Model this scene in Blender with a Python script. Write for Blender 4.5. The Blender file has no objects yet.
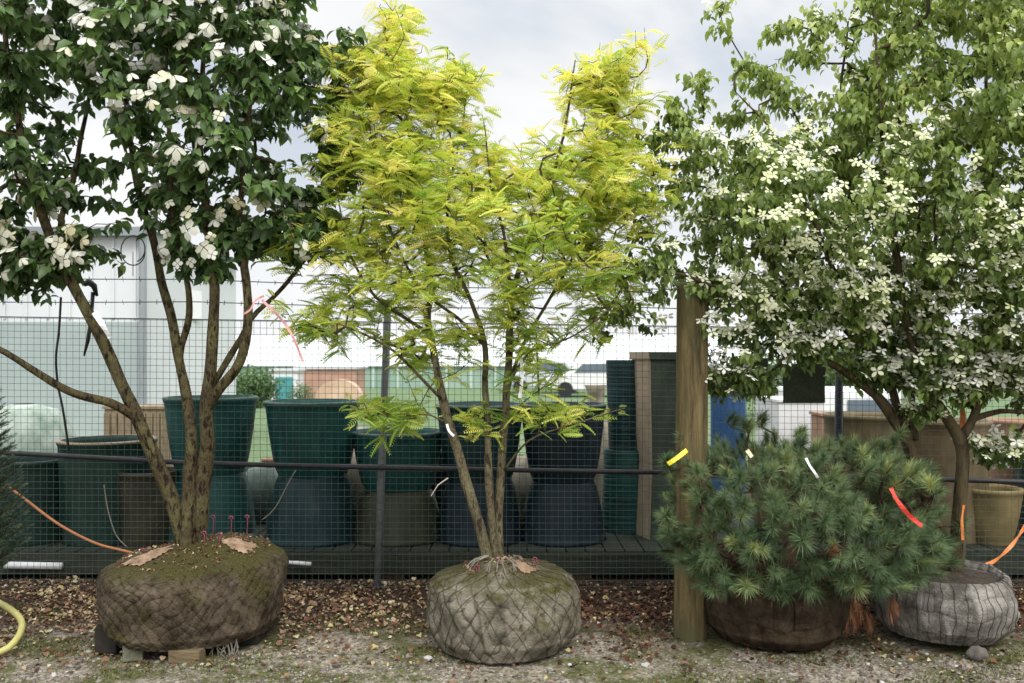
import bpy, math, random
import numpy as np
from mathutils import Vector, noise as mnoise

random.seed(7)
rng = np.random.default_rng(7)
F, HOR, CX, H = 870.0, 358.0, 512.0, 1.6
PI = math.pi
COL = bpy.context.scene.collection


def at(px, py, Y):
    return Vector(((px - CX) / F * Y, Y, H - (py - HOR) / F * Y))


# ------------------------------------------------------------------ materials
def mat(name):
    m = bpy.data.materials.new(name)
    m.use_nodes = True
    nt = m.node_tree
    b = nt.nodes['Principled BSDF']
    return m, nt, b


def N(nt, t, **kw):
    n = nt.nodes.new(t)
    for k, v in kw.items():
        if k in n.inputs.keys():
            n.inputs[k].default_value = v
        else:
            setattr(n, k, v)
    return n


def ramp(nt, stops, fac=None):
    r = nt.nodes.new('ShaderNodeValToRGB')
    e = r.color_ramp.elements
    while len(e) > 1:
        e.remove(e[-1])
    e[0].position = stops[0][0]
    e[0].color = (*stops[0][1], 1)
    for p, c in stops[1:]:
        k = e.new(p)
        k.color = (*c, 1)
    if fac is not None:
        nt.links.new(fac, r.inputs[0])
    return r.outputs[0]


def pmat(name, stops, scale=8.0, rough=0.7, detail=6.0, bump=0.0, bscale=None, stretch=(1, 1, 1), spec=0.3, bdist=0.02, space='Object'):
    """Surface colour from stretched noise, with an optional bump."""
    m, nt, b = mat(name)
    tc = nt.nodes.new('ShaderNodeTexCoord')
    mp = nt.nodes.new('ShaderNodeMapping')
    mp.inputs['Scale'].default_value = stretch
    nt.links.new(tc.outputs[space], mp.inputs[0])
    n1 = N(nt, 'ShaderNodeTexNoise', Scale=scale, Detail=detail, Roughness=0.65)
    nt.links.new(mp.outputs[0], n1.inputs['Vector'])
    nt.links.new(ramp(nt, stops, n1.outputs['Fac']), b.inputs['Base Color'])
    b.inputs['Roughness'].default_value = rough
    b.inputs['Specular IOR Level'].default_value = spec
    if bump:
        n2 = N(nt, 'ShaderNodeTexNoise', Scale=bscale or scale * 4, Detail=5.0)
        nt.links.new(mp.outputs[0], n2.inputs['Vector'])
        bp = N(nt, 'ShaderNodeBump', Strength=bump, Distance=bdist)
        nt.links.new(n2.outputs['Fac'], bp.inputs['Height'])
        nt.links.new(bp.outputs[0], b.inputs['Normal'])
    return m


def leafmat(name, stops, trans=0.35, rough=0.45, spec=0.35, tboost=1.6):
    m, nt, b = mat(name)
    at_ = N(nt, 'ShaderNodeAttribute', attribute_name='tint')
    c = ramp(nt, stops, at_.outputs['Fac'])
    nt.links.new(c, b.inputs['Base Color'])
    b.inputs['Roughness'].default_value = rough
    b.inputs['Specular IOR Level'].default_value = spec
    if trans > 0:
        tr = nt.nodes.new('ShaderNodeBsdfTranslucent')
        g = N(nt, 'ShaderNodeHueSaturation', Value=tboost, Saturation=1.1)
        nt.links.new(c, g.inputs['Color'])
        nt.links.new(g.outputs[0], tr.inputs[0])
        mx = N(nt, 'ShaderNodeMixShader', Fac=trans)
        nt.links.new(b.outputs[0], mx.inputs[1])
        nt.links.new(tr.outputs[0], mx.inputs[2])
        nt.links.new(mx.outputs[0], nt.nodes['Material Output'].inputs[0])
    return m


def bark(name, c1, c2, c3, scale=14, stretch=(1, 1, .25), bump=.6):
    m, nt, b = mat(name)
    tc = nt.nodes.new('ShaderNodeTexCoord')
    mp = nt.nodes.new('ShaderNodeMapping')
    mp.inputs['Scale'].default_value = stretch
    nt.links.new(tc.outputs['Object'], mp.inputs[0])
    n1 = N(nt, 'ShaderNodeTexNoise', Scale=scale, Detail=8.0, Roughness=0.7)
    nt.links.new(mp.outputs[0], n1.inputs['Vector'])
    n3 = N(nt, 'ShaderNodeTexNoise', Scale=6.0, Detail=7.0, Roughness=.7)
    nt.links.new(tc.outputs['Object'], n3.inputs['Vector'])
    ca = ramp(nt, [(.40, c1), (.52, c2), (.60, c1), (.70, c2)], n1.outputs['Fac'])
    mx = nt.nodes.new('ShaderNodeMixRGB')
    mq = N(nt, 'ShaderNodeMath', operation='MULTIPLY')
    nt.links.new(ramp(nt, [(.42, (.1, .1, .1)), (.6, (1, 1, 1))], n3.outputs['Fac']), mq.inputs[0])
    nt.links.new(ramp(nt, [(.42, (0, 0, 0)), (.55, (1, 1, 1))], n1.outputs['Fac']), mq.inputs[1])
    nt.links.new(mq.outputs[0], mx.inputs[0])
    nt.links.new(ca, mx.inputs[1])
    mx.inputs[2].default_value = (*c3, 1)
    nt.links.new(mx.outputs[0], b.inputs['Base Color'])
    b.inputs['Roughness'].default_value = .85
    b.inputs['Specular IOR Level'].default_value = .15
    n2 = N(nt, 'ShaderNodeTexNoise', Scale=scale * 3, Detail=6.0)
    nt.links.new(mp.outputs[0], n2.inputs['Vector'])
    bp = N(nt, 'ShaderNodeBump', Strength=bump, Distance=.015)
    nt.links.new(n2.outputs['Fac'], bp.inputs['Height'])
    nt.links.new(bp.outputs[0], b.inputs['Normal'])
    return m


# ------------------------------------------------------------------ mesh helpers
class MB:
    def __init__(self):
        self.v, self.f = [], []

    def box(self, c, s, rz=0, rx=0, taper=1.0, bev=0.0):
        i = len(self.v)
        cz, sz = math.cos(rz), math.sin(rz)
        cr, sr = math.cos(rx), math.sin(rx)
        for z in (-1, 1):
            t = taper if z > 0 else 1.0
            for x, y in ((-1, -1), (1, -1), (1, 1), (-1, 1)):
                X, Y, Z = x * s[0] / 2 * t, y * s[1] / 2 * t, z * s[2] / 2
                Y, Z = Y * cr - Z * sr, Y * sr + Z * cr
                self.v.append((c[0] + X * cz - Y * sz, c[1] + X * sz + Y * cz, c[2] + Z))
        for q in ((0, 3, 2, 1), (4, 5, 6, 7), (0, 1, 5, 4), (1, 2, 6, 5), (2, 3, 7, 6), (3, 0, 4, 7)):
            self.f.append(tuple(i + k for k in q))
        return self

    def tube(self, pts, rad, n=8, cap=True, wob=0.0):
        pts = [Vector(p) for p in pts]
        if not hasattr(rad, '__len__'):
            rad = [rad] * len(pts)
        i0 = len(self.v)
        t = (pts[1] - pts[0]).normalized()
        a = Vector((0, 0, 1)) if abs(t.z) < .9 else Vector((1, 0, 0))
        u = t.cross(a).normalized()
        for k, p in enumerate(pts):
            if k == 0:
                t = pts[1] - pts[0]
            elif k == len(pts) - 1:
                t = pts[-1] - pts[-2]
            else:
                t = pts[k + 1] - pts[k - 1]
            if t.length < 1e-9:
                t = Vector((0, 0, 1))
            t.normalize()
            u = (u - t * u.dot(t))
            if u.length < 1e-6:
                u = t.orthogonal()
            u.normalize()
            w = t.cross(u)
            for j in range(n):
                an = 2 * PI * j / n
                r = rad[k]
                if wob:
                    r *= 1 + wob * mnoise.noise(Vector((p.x * 9 + math.cos(an) * 1.3, p.y * 9 + math.sin(an) * 1.3, p.z * 5)))
                q = p + (u * math.cos(an) + w * math.sin(an)) * r
                self.v.append(tuple(q))
        for k in range(len(pts) - 1):
            for j in range(n):
                a = i0 + k * n + j
                b = i0 + k * n + (j + 1) % n
                self.f.append((a, b, b + n, a + n))
        if cap:
            self.f.append(tuple(i0 + j for j in range(n))[::-1])
            e = i0 + (len(pts) - 1) * n
            self.f.append(tuple(e + j for j in range(n)))
        return self

    def lathe(self, prof, c=(0, 0, 0), n=40):
        i0 = len(self.v)
        for r, z in prof:
            for j in range(n):
                an = 2 * PI * j / n
                self.v.append((c[0] + r * math.cos(an), c[1] + r * math.sin(an), c[2] + z))
        for k in range(len(prof) - 1):
            for j in range(n):
                a = i0 + k * n + j
                b = i0 + k * n + (j + 1) % n
                self.f.append((a, b, b + n, a + n))
        return self

    def quad(self, a, b, c, d):
        i = len(self.v)
        self.v += [tuple(a), tuple(b), tuple(c), tuple(d)]
        self.f.append((i, i + 1, i + 2, i + 3))
        return self

    def build(self, name, m, parent=None, smooth=False, bevel=0.0):
        me = bpy.data.meshes.new(name)
        me.from_pydata(self.v, [], self.f)
        if smooth:
            me.polygons.foreach_set('use_smooth', [True] * len(me.polygons))
        me.materials.append(m)
        o = bpy.data.objects.new(name, me)
        COL.objects.link(o)
        if parent is not None:
            o.parent = parent
            o.matrix_parent_inverse = parent_inv(parent)
        if bevel:
            md = o.modifiers.new('b', 'BEVEL')
            md.width = bevel
            md.segments = 2
        return o


def parent_inv(p):
    from mathutils import Matrix
    M = Matrix.LocRotScale(p.location, p.rotation_euler, p.scale)
    if p.parent is not None:
        M = Matrix.LocRotScale(p.parent.location, p.parent.rotation_euler, p.parent.scale) @ M
    return M.inverted()


def tag(o, label=None, cat=None, group=None, kind=None):
    if label: o['label'] = label
    if cat: o['category'] = cat
    if group: o['group'] = group
    if kind: o['kind'] = kind
    return o


def thing(name, label, cat, loc=(0, 0, 0), group=None):
    o = bpy.data.objects.new(name, None)
    COL.objects.link(o)
    o.empty_display_size = .1
    o.location = loc
    return tag(o, label, cat, group)


def scatter(name, tmplV, tmplF, pos, X, Y, Z, sx, sy, sz, tint, m, parent=None, smooth=False):
    """Many copies of a small template as ONE mesh (leaves, needles, pebbles). X, Y, Z are per-copy axes."""
    tv = np.array(tmplV, float)
    n, k = len(pos), len(tv)
    V = (pos[:, None, :] + tv[None, :, 0, None] * (X * np.asarray(sx).reshape(-1, 1))[:, None, :]
         + tv[None, :, 1, None] * (Y * np.asarray(sy).reshape(-1, 1))[:, None, :]
         + tv[None, :, 2, None] * (Z * np.asarray(sz).reshape(-1, 1))[:, None, :]).reshape(-1, 3)
    loops = np.concatenate([np.array(f) for f in tmplF])
    sizes = np.array([len(f) for f in tmplF])
    L = (np.arange(n)[:, None] * k + loops[None, :]).ravel()
    S = np.tile(sizes, n)
    st = np.concatenate([[0], np.cumsum(S)[:-1]])
    me = bpy.data.meshes.new(name)
    me.vertices.add(len(V))
    me.vertices.foreach_set('co', V.ravel())
    me.loops.add(len(L))
    me.loops.foreach_set('vertex_index', L.astype(np.int32))
    me.polygons.add(len(S))
    me.polygons.foreach_set('loop_start', st.astype(np.int32))
    me.polygons.foreach_set('loop_total', S.astype(np.int32))
    if smooth:
        me.polygons.foreach_set('use_smooth', np.ones(len(S), bool))
    a = me.attributes.new('tint', 'FLOAT', 'POINT')
    a.data.foreach_set('value', np.repeat(tint, k).astype(np.float32))
    me.update(calc_edges=True)
    me.materials.append(m)
    o = bpy.data.objects.new(name, me)
    COL.objects.link(o)
    if parent is not None:
        o.parent = parent
        o.matrix_parent_inverse = parent_inv(parent)
    return o


def nrm(a):
    return a / np.maximum(np.linalg.norm(a, axis=1, keepdims=True), 1e-9)


def frame(Yd, up):
    Yd = nrm(Yd)
    X = nrm(np.cross(Yd, up))
    return X, Yd, np.cross(X, Yd)


def inpoly(x, y, poly):
    c = False
    j = len(poly) - 1
    for i in range(len(poly)):
        xi, yi = poly[i]
        xj, yj = poly[j]
        if (yi > y) != (yj > y) and x < (xj - xi) * (y - yi) / (yj - yi) + xi:
            c = not c
        j = i
    return c


def edgedist(x, y, poly):
    d = 1e9
    for i in range(len(poly)):
        ax, ay = poly[i - 1]
        bx, by = poly[i]
        dx, dy = bx - ax, by - ay
        t = max(0, min(1, ((x - ax) * dx + (y - ay) * dy) / (dx * dx + dy * dy + 1e-9)))
        d = min(d, math.hypot(x - ax - t * dx, y - ay - t * dy))
    return d


# ------------------------------------------------------------------ tree growth
def smoothpath(pts, step=.05):
    """Catmull-Rom through (Vector, radius) points."""
    out = []
    n = len(pts)
    for i in range(n - 1):
        p0, p1, p2, p3 = pts[max(i - 1, 0)], pts[i], pts[i + 1], pts[min(i + 2, n - 1)]
        m = max(2, int((p2[0] - p1[0]).length / step))
        for k in range(m):
            t = k / m
            a = p1[0] * 2
            b = p2[0] - p0[0]
            c = p0[0] * 2 - p1[0] * 5 + p2[0] * 4 - p3[0]
            d = p0[0] * -1 + p1[0] * 3 - p2[0] * 3 + p3[0]
            q = (a + b * t + c * t * t + d * t ** 3) * .5
            out.append((q, p1[1] * (1 - t) + p2[1] * t))
    out.append((pts[-1][0].copy(), pts[-1][1]))
    return out


def grow(stems, tips, r_tip=.0022, step=.07, zmin=0.0, sides=5, wig=.012, power=.47):
    """Join every tip to the nearest wood already grown; returns (stem mesh, branch mesh, tip positions, tip directions)."""
    pos, par, rad, dirs, ok = [], [], [], [], []
    tm = MB()
    for s in stems:
        sp = smoothpath(s)
        sp = [(p + Vector((mnoise.noise(p * 4), mnoise.noise(p * 4 + Vector((9, 0, 0))), 0)) * .012, r) for p, r in sp]
        tm.tube([p for p, r in sp], [r for p, r in sp], n=12, wob=.22)
        for k, (p, r) in enumerate(sp):
            d = (sp[min(k + 1, len(sp) - 1)][0] - sp[max(k - 1, 0)][0]).normalized()
            pos.append(tuple(p)); par.append(-1); rad.append(r); dirs.append(tuple(d))
            ok.append(p.z > zmin)
    ns = len(pos)
    cap = 60000
    A = np.zeros((cap, 3)); A[:ns] = np.array(pos)
    OK = np.zeros(cap, bool); OK[:ns] = ok
    D = np.zeros((cap, 3)); D[:ns] = np.array(dirs)
    PAR = -np.ones(cap, int)
    n = ns
    T = np.array([tuple(t) for t in tips])
    base = A[:ns][OK[:ns]]
    dist = np.array([np.min(np.linalg.norm(base - t, axis=1)) for t in T])
    paths, ends, edirs = [], [], []
    for ti in np.argsort(dist):
        t = T[ti]
        dv = A[:n] - t
        c = np.sqrt((dv ** 2).sum(1)) + .7 * np.maximum(0, dv[:, 2] + .01)
        c[~OK[:n]] = 1e9
        i = int(np.argmin(c))
        p0 = A[i]
        L = float(np.linalg.norm(t - p0))
        if L < .01:
            continue
        ctrl = p0 + D[i] * L * .35 + np.array([0, 0, .06 * L])
        m = max(1, int(round(L / step)))
        prev = i
        path = [i]
        for k in range(1, m + 1):
            u = k / m
            q = p0 * (1 - u) ** 2 + ctrl * 2 * u * (1 - u) + t * u * u
            if k < m:
                q = q + rng.normal(0, wig, 3)
            A[n] = q
            OK[n] = True
            dd = q - A[prev]
            D[n] = dd / max(1e-9, np.linalg.norm(dd))
            PAR[n] = prev
            path.append(n)
            prev = n
            n += 1
        paths.append(path)
        ends.append(t); edirs.append(D[n - 1])
    cnt = np.zeros(n)
    for p in paths:
        cnt[p[-1]] += 1
    for i in range(n - 1, ns - 1, -1):
        if PAR[i] >= ns:
            cnt[PAR[i]] += cnt[i]
    R = r_tip * np.maximum(cnt, 1) ** power
    R[:ns] = rad
    bm = MB()
    for p in paths:
        rr = [min(R[p[0]], R[p[1]] * 1.15)] + [R[k] for k in p[1:]]
        if rr[-1] < .004:
            rr[-1] *= .6
        bm.tube([Vector(A[k]) for k in p], rr, n=sides if max(rr) < .012 else 8, cap=False)
    return tm, bm, np.array(ends), np.array(edirs)


def crown_tips(poly, Yc, n, half, dens=lambda x, y, d: 1.0, nscale=3.2, nthr=-.12, holes=(), tier=0.0, seed=0, pads=(), slope=.35):
    """Points through a crown's volume: outline drawn in its own plane at depth Yc, thickness growing inwards."""
    xs = [p[0] for p in poly]; ys = [p[1] for p in poly]
    out, px = [], []
    tries = 0
    r = random.Random(seed)
    while len(out) < n and tries < n * 60:
        tries += 1
        x, y = r.uniform(min(xs), max(xs)), r.uniform(min(ys), max(ys))
        if not inpoly(x, y, poly):
            continue
        if any(((x - hx) / hw) ** 2 + ((y - hy) / hh) ** 2 < 1 for hx, hy, hw, hh in holes):
            continue
        e = edgedist(x, y, poly) / F * Yc
        h = min(half, .12 + e * 1.1)
        d = r.uniform(-h, h)
        if r.random() > dens(x, y, d) * min(1, .30 + e / .22):
            continue
        p = at(x, y, Yc)
        p.y += d
        # clumps with gaps, biggest toward the outline
        if mnoise.noise(p * nscale + Vector((seed, 0, 0))) + .5 * mnoise.noise(p * nscale * 2.3) < nthr + (.10 if e < .2 else 0):
            continue
        if e < .15:
            p += Vector((r.gauss(0, .05), r.gauss(0, .05), r.gauss(0, .05)))
        if tier:
            s = p.z + slope * (abs(d)) * .4 + .04 * mnoise.noise(Vector((p.x * 1.5, p.y * 1.5, seed)))
            q = round(s / tier) * tier
            p.z += (q - s) * (.5 + .3 * mnoise.noise(p * 2))
        out.append(p); px.append((x, y))
    for (cx, cy, rx, ry, k) in pads:
        for _ in range(k):
            a, q = r.uniform(0, 2 * PI), math.sqrt(r.random())
            x, y = cx + rx * q * math.cos(a), cy + ry * q * math.sin(a)
            p = at(x, y, Yc)
            p.y += r.uniform(-.25, .25) * (rx / 40)
            out.append(p); px.append((x, y))
    return out, px


LEAF_V = [(0, 0, 0), (0, .33, .02), (0, .7, -.02), (0, 1, -.16), (-.46, .33, .10), (-.36, .7, .05), (.46, .33, .10), (.36, .7, .05)]
LEAF_F = [(0, 1, 4), (0, 6, 1), (1, 2, 5, 4), (1, 6, 7, 2), (2, 3, 5), (2, 7, 3)]


def bracts(k, w, cup, point=.25):
    V, Fc = [], []
    for i in range(k):
        a = 2 * PI * i / k
        c, s = math.cos(a), math.sin(a)
        i0 = len(V)
        for (u, v, z) in ((0, .06, 0), (-w * .8, .4, cup * .4), (-w * .85, .72, cup * .8), (0, 1.0, cup), (w * .85, .72, cup * .8), (w * .8, .4, cup * .4), (0, .55, cup * .35)):
            V.append((u * c - v * s, u * s + v * c, z))
        Fc += [(i0, i0 + 6, i0 + 1), (i0, i0 + 5, i0 + 6), (i0 + 1, i0 + 6, i0 + 2), (i0 + 2, i0 + 6, i0 + 3), (i0 + 3, i0 + 6, i0 + 4), (i0 + 4, i0 + 6, i0 + 5)]
    return V, Fc


# ================================================================== world, sun, camera
w = bpy.data.worlds.new("World")
bpy.context.scene.world = w
w.use_nodes = True
nt = w.node_tree
bg = nt.nodes['Background']
sky = nt.nodes.new('ShaderNodeTexSky')
sky.sky_type = 'NISHITA'
sky.sun_disc = False
sky.sun_elevation = math.radians(52)
sky.sun_rotation = math.radians(150)
sc_ = N(nt, 'ShaderNodeVectorMath', operation='SCALE')
sc_.inputs['Scale'].default_value = .10
nt.links.new(sky.outputs[0], sc_.inputs[0])
tc = nt.nodes.new('ShaderNodeTexCoord')
mp = nt.nodes.new('ShaderNodeMapping')
mp.inputs['Scale'].default_value = (1, 1, 1.7)
mp.inputs['Location'].default_value = (.55, .1, .3)
nt.links.new(tc.outputs['Generated'], mp.inputs[0])
cn = N(nt, 'ShaderNodeTexNoise', Scale=2.6, Detail=5.0, Roughness=.5, Distortion=.3)
nt.links.new(mp.outputs[0], cn.inputs['Vector'])
cc = ramp(nt, [(.36, (.60, .67, .77)), (.46, (.76, .81, .88)), (.54, (1.0, 1.0, 1.0)), (.66, (1.12, 1.12, 1.12))], cn.outputs['Fac'])
# brighter near the horizon
mx = nt.nodes.new('ShaderNodeMixRGB')
mx.inputs[0].default_value = .93
nt.links.new(sc_.outputs[0], mx.inputs[1])
nt.links.new(cc, mx.inputs[2])
sx = nt.nodes.new('ShaderNodeSeparateXYZ')
nt.links.new(tc.outputs['Generated'], sx.inputs[0])
hz = ramp(nt, [(.0, (1, 1, 1)), (.10, (.75, .75, .75)), (.24, (0, 0, 0))], sx.outputs[2])
mh = nt.nodes.new('ShaderNodeMixRGB')
nt.links.new(hz, mh.inputs[0])
nt.links.new(mx.outputs[0], mh.inputs[1])
mh.inputs[2].default_value = (.98, .99, 1.0, 1)
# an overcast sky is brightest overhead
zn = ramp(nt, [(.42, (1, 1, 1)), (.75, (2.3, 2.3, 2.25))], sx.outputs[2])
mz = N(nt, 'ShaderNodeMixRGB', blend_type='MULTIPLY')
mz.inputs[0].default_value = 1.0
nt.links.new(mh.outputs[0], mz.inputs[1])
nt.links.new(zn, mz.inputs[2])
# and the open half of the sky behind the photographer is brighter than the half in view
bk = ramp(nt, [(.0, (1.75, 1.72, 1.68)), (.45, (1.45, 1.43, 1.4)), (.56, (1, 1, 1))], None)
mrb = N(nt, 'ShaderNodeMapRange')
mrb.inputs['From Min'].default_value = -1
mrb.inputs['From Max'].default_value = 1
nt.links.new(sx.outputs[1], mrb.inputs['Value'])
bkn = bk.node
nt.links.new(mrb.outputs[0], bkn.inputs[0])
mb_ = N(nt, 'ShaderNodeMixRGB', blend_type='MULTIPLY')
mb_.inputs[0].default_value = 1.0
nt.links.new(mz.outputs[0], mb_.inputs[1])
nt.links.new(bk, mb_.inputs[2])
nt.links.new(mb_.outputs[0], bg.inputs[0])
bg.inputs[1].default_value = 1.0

sl = bpy.data.lights.new('sun', 'SUN')
sl.energy = 2.2
sl.angle = math.radians(25)
sl.color = (1, .96, .9)
so = bpy.data.objects.new('sun', sl)
COL.objects.link(so)
# light comes from above, behind the camera and a little from the right
so.rotation_euler = Vector((-.35, .8, -1.0)).to_track_quat('-Z', 'Y').to_euler()

cd = bpy.data.cameras.new('camera')
cam = bpy.data.objects.new('camera', cd)
COL.objects.link(cam)
cam.location = (0, 0, H)
cam.rotation_euler = (PI / 2, 0, 0)
cd.sensor_width = 36
cd.lens = 36 * F / 1024
cd.shift_y = (HOR - 341.5) / 1024
cd.clip_end = 2000
cd.dof.use_dof = True
cd.dof.focus_distance = 4.8
cd.dof.aperture_fstop = 2.8
bpy.context.scene.camera = cam
bpy.context.scene.view_settings.view_transform = 'Standard'
bpy.context.scene.view_settings.look = 'None'
bpy.context.scene.cycles.max_bounces = 6
bpy.context.scene.cycles.use_denoising = True


# ================================================================== ground
def gz(x, y):
    z = .018 * mnoise.noise(Vector((x * 1.1, y * 1.1, 0))) + .008 * mnoise.noise(Vector((x * 5, y * 5, 3)))
    if 3 < y < 7:
        z += .006 * mnoise.noise(Vector((x * 17, y * 17, 5)))
    return z


def axis(lo, hi, fine_lo, fine_hi, step):
    a = list(np.arange(fine_lo, fine_hi + 1e-6, step))
    s, v = step, fine_lo
    L = []
    while v > lo:
        s *= 1.5
        v -= s
        L.append(max(v, lo))
    s, v = step, fine_hi
    R = []
    while v < hi:
        s *= 1.5
        v += s
        R.append(min(v, hi))
    return L[::-1] + a + R


gx = axis(-400, 400, -4, 4, .04)
gy = axis(-30, 700, 3.4, 7.2, .04)
m = MB()
for y in gy:
    for x in gx:
        far = abs(x) > 6 or y > 9 or y < 2
        m.v.append((x, y, 0 if far else gz(x, y)))
nx = len(gx)
for j in range(len(gy) - 1):
    for i in range(nx - 1):
        a = j * nx + i
        m.f.append((a, a + 1, a + nx + 1, a + nx))
gm, nt, b = mat('ground_gravel_moss')
tc = nt.nodes.new('ShaderNodeTexCoord')
sp = nt.nodes.new('ShaderNodeSeparateXYZ')
nt.links.new(tc.outputs['Object'], sp.inputs[0])
fine = N(nt, 'ShaderNodeTexVoronoi', Scale=55.0)
nt.links.new(tc.outputs['Object'], fine.inputs['Vector'])
gravel = ramp(nt, [(0, (.08, .065, .05)), (.35, (.19, .16, .125)), (.7, (.30, .265, .21)), (1, (.42, .38, .32))], fine.outputs['Color'])
n1 = N(nt, 'ShaderNodeTexNoise', Scale=2.6, Detail=8.0, Roughness=.7)
nt.links.new(tc.outputs['Object'], n1.inputs['Vector'])
n2 = N(nt, 'ShaderNodeTexNoise', Scale=40.0, Detail=4.0)
nt.links.new(tc.outputs['Object'], n2.inputs['Vector'])
mossc = ramp(nt, [(.3, (.045, .048, .018)), (.7, (.125, .13, .045))], n2.outputs['Fac'])
mxa = nt.nodes.new('ShaderNodeMixRGB')
nt.links.new(ramp(nt, [(.44, (0, 0, 0)), (.56, (1, 1, 1))], n1.outputs['Fac']), mxa.inputs[0])
nt.links.new(gravel, mxa.inputs[1])
nt.links.new(mossc, mxa.inputs[2])
# darker soil toward the fence and under the pots
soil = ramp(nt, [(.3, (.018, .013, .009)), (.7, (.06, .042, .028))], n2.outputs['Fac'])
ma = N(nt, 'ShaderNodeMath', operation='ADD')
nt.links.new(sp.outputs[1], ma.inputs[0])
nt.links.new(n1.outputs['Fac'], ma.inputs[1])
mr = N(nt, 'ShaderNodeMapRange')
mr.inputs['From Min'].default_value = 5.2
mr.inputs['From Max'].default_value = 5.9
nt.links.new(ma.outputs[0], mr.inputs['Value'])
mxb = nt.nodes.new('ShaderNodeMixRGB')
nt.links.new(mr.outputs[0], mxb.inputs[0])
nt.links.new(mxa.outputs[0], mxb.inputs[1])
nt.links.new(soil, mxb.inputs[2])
mr2 = N(nt, 'ShaderNodeMapRange')
mr2.inputs['From Min'].default_value = 10
mr2.inputs['From Max'].default_value = 13
nt.links.new(sp.outputs[1], mr2.inputs['Value'])
grassc = ramp(nt, [(.3, (.09, .14, .07)), (.7, (.17, .23, .12))], n1.outputs['Fac'])
mxc = nt.nodes.new('ShaderNodeMixRGB')
nt.links.new(mr2.outputs[0], mxc.inputs[0])
nt.links.new(mxb.outputs[0], mxc.inputs[1])
nt.links.new(grassc, mxc.inputs[2])
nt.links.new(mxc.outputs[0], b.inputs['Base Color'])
b.inputs['Roughness'].default_value = .9
b.inputs['Specular IOR Level'].default_value = .15
bp = N(nt, 'ShaderNodeBump', Strength=.7, Distance=.012)
nt.links.new(fine.outputs['Distance'], bp.inputs['Height'])
nt.links.new(bp.outputs[0], b.inputs['Normal'])
tag(m.build('ground', gm, smooth=True), kind='structure')

# ball footprints keep litter out
BALLS = [(-1.76, 5.0, .50), (-.063, 4.84, .39), (1.49, 4.98, .36), (2.46, 4.98, .37)]


def free(x, y, k=.82):
    return all((x - bx) ** 2 + (y - by) ** 2 > (r * k) ** 2 for bx, by, r in BALLS)


def on_ground(n, fy, xr=(-3.6, 3.6)):
    P = []
    while len(P) < n:
        x, y = random.uniform(*xr), fy()
        if free(x, y) and random.random() < .55 + .9 * mnoise.noise(Vector((x * 2.3, y * 2.3, 7))):
            P.append((x, y, gz(x, y)))
    return np.array(P)


# fallen leaves
n = 17000
pos = on_ground(n, lambda: min(6.15, max(3.9, random.gauss(5.55, .42) if random.random() < .93 else random.uniform(3.9, 5.6))))
pos[:, 2] += rng.uniform(.003, .022, n)
az = rng.uniform(0, 2 * PI, n)
Yd = np.stack([np.cos(az), np.sin(az), rng.normal(0, .35, n)], 1)
X, Yd, Z = frame(Yd, np.stack([rng.normal(0, .45, n), rng.normal(0, .45, n), np.ones(n)], 1))
L = np.clip(rng.lognormal(-3.75, .38, n), .010, .05)
t = np.clip(rng.normal(.40, .24, n) - .22 * (pos[:, 0] > .2) - .1 * (pos[:, 0] > .9) + .1 * (pos[:, 0] < -.6), 0, 1)
t = np.where(rng.random(n) < .07, rng.uniform(.82, 1, n), t)
litter = leafmat('dead_leaf', [(0, (.05, .022, .013)), (.25, (.12, .052, .028)), (.45, (.18, .10, .06)), (.65, (.27, .185, .115)), (.8, (.36, .28, .18)), (.92, (.42, .37, .14)), (1, (.52, .46, .32))], trans=.1, rough=.7, spec=.2, tboost=1)
curl = [(a, b_, c * 1.8 + .1 * abs(b_ - .5)) for a, b_, c in LEAF_V]
o = scatter('fallen_leaves', curl, LEAF_F, pos, X, Yd, Z, L * .8, L, L, t, litter)
tag(o, 'brown, rust and tan dead leaves littering the ground along the fence', 'fallen leaves', kind='stuff')

# pebbles
ICO_V = [(0, 0, -1)] + [(.89 * math.cos(a * PI / 2.5), .89 * math.sin(a * PI / 2.5), -.45) for a in range(5)] + [(.89 * math.cos((a + .5) * PI / 2.5), .89 * math.sin((a + .5) * PI / 2.5), .45) for a in range(5)] + [(0, 0, 1)]
ICO_F = [(0, 1 + (a + 1) % 5, 1 + a) for a in range(5)] + [(1 + a, 1 + (a + 1) % 5, 6 + a) for a in range(5)] + [(6 + a, 1 + (a + 1) % 5, 6 + (a + 1) % 5) for a in range(5)] + [(11, 6 + a, 6 + (a + 1) % 5) for a in range(5)]
n = 24000
pos = on_ground(n, lambda: min(6.2, 3.6 + abs(random.gauss(0, .75))))
az = rng.uniform(0, 2 * PI, n)
Yd = np.stack([np.cos(az), np.sin(az), np.zeros(n)], 1)
X, Yd, Z = frame(Yd, np.stack([rng.normal(0, .2, n), rng.normal(0, .2, n), np.ones(n)], 1))
S = np.clip(rng.lognormal(-5.2, .5, n), .003, .024)
pebm = leafmat('pebble', [(0, (.06, .05, .042)), (.4, (.15, .13, .11)), (.8, (.26, .235, .2)), (.96, (.34, .32, .28)), (1, (.45, .43, .4))], trans=0, rough=.8, spec=.2)
o = scatter('gravel', ICO_V, ICO_F, pos, X, Yd, Z, S * rng.uniform(.7, 1.3, n), S * 1.2, S * .6, np.clip(rng.normal(.42, .25, n), 0, 1), pebm, smooth=True)
tag(o, 'grey and tan gravel stones strewn over the mossy ground', 'gravel', kind='stuff')

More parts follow.
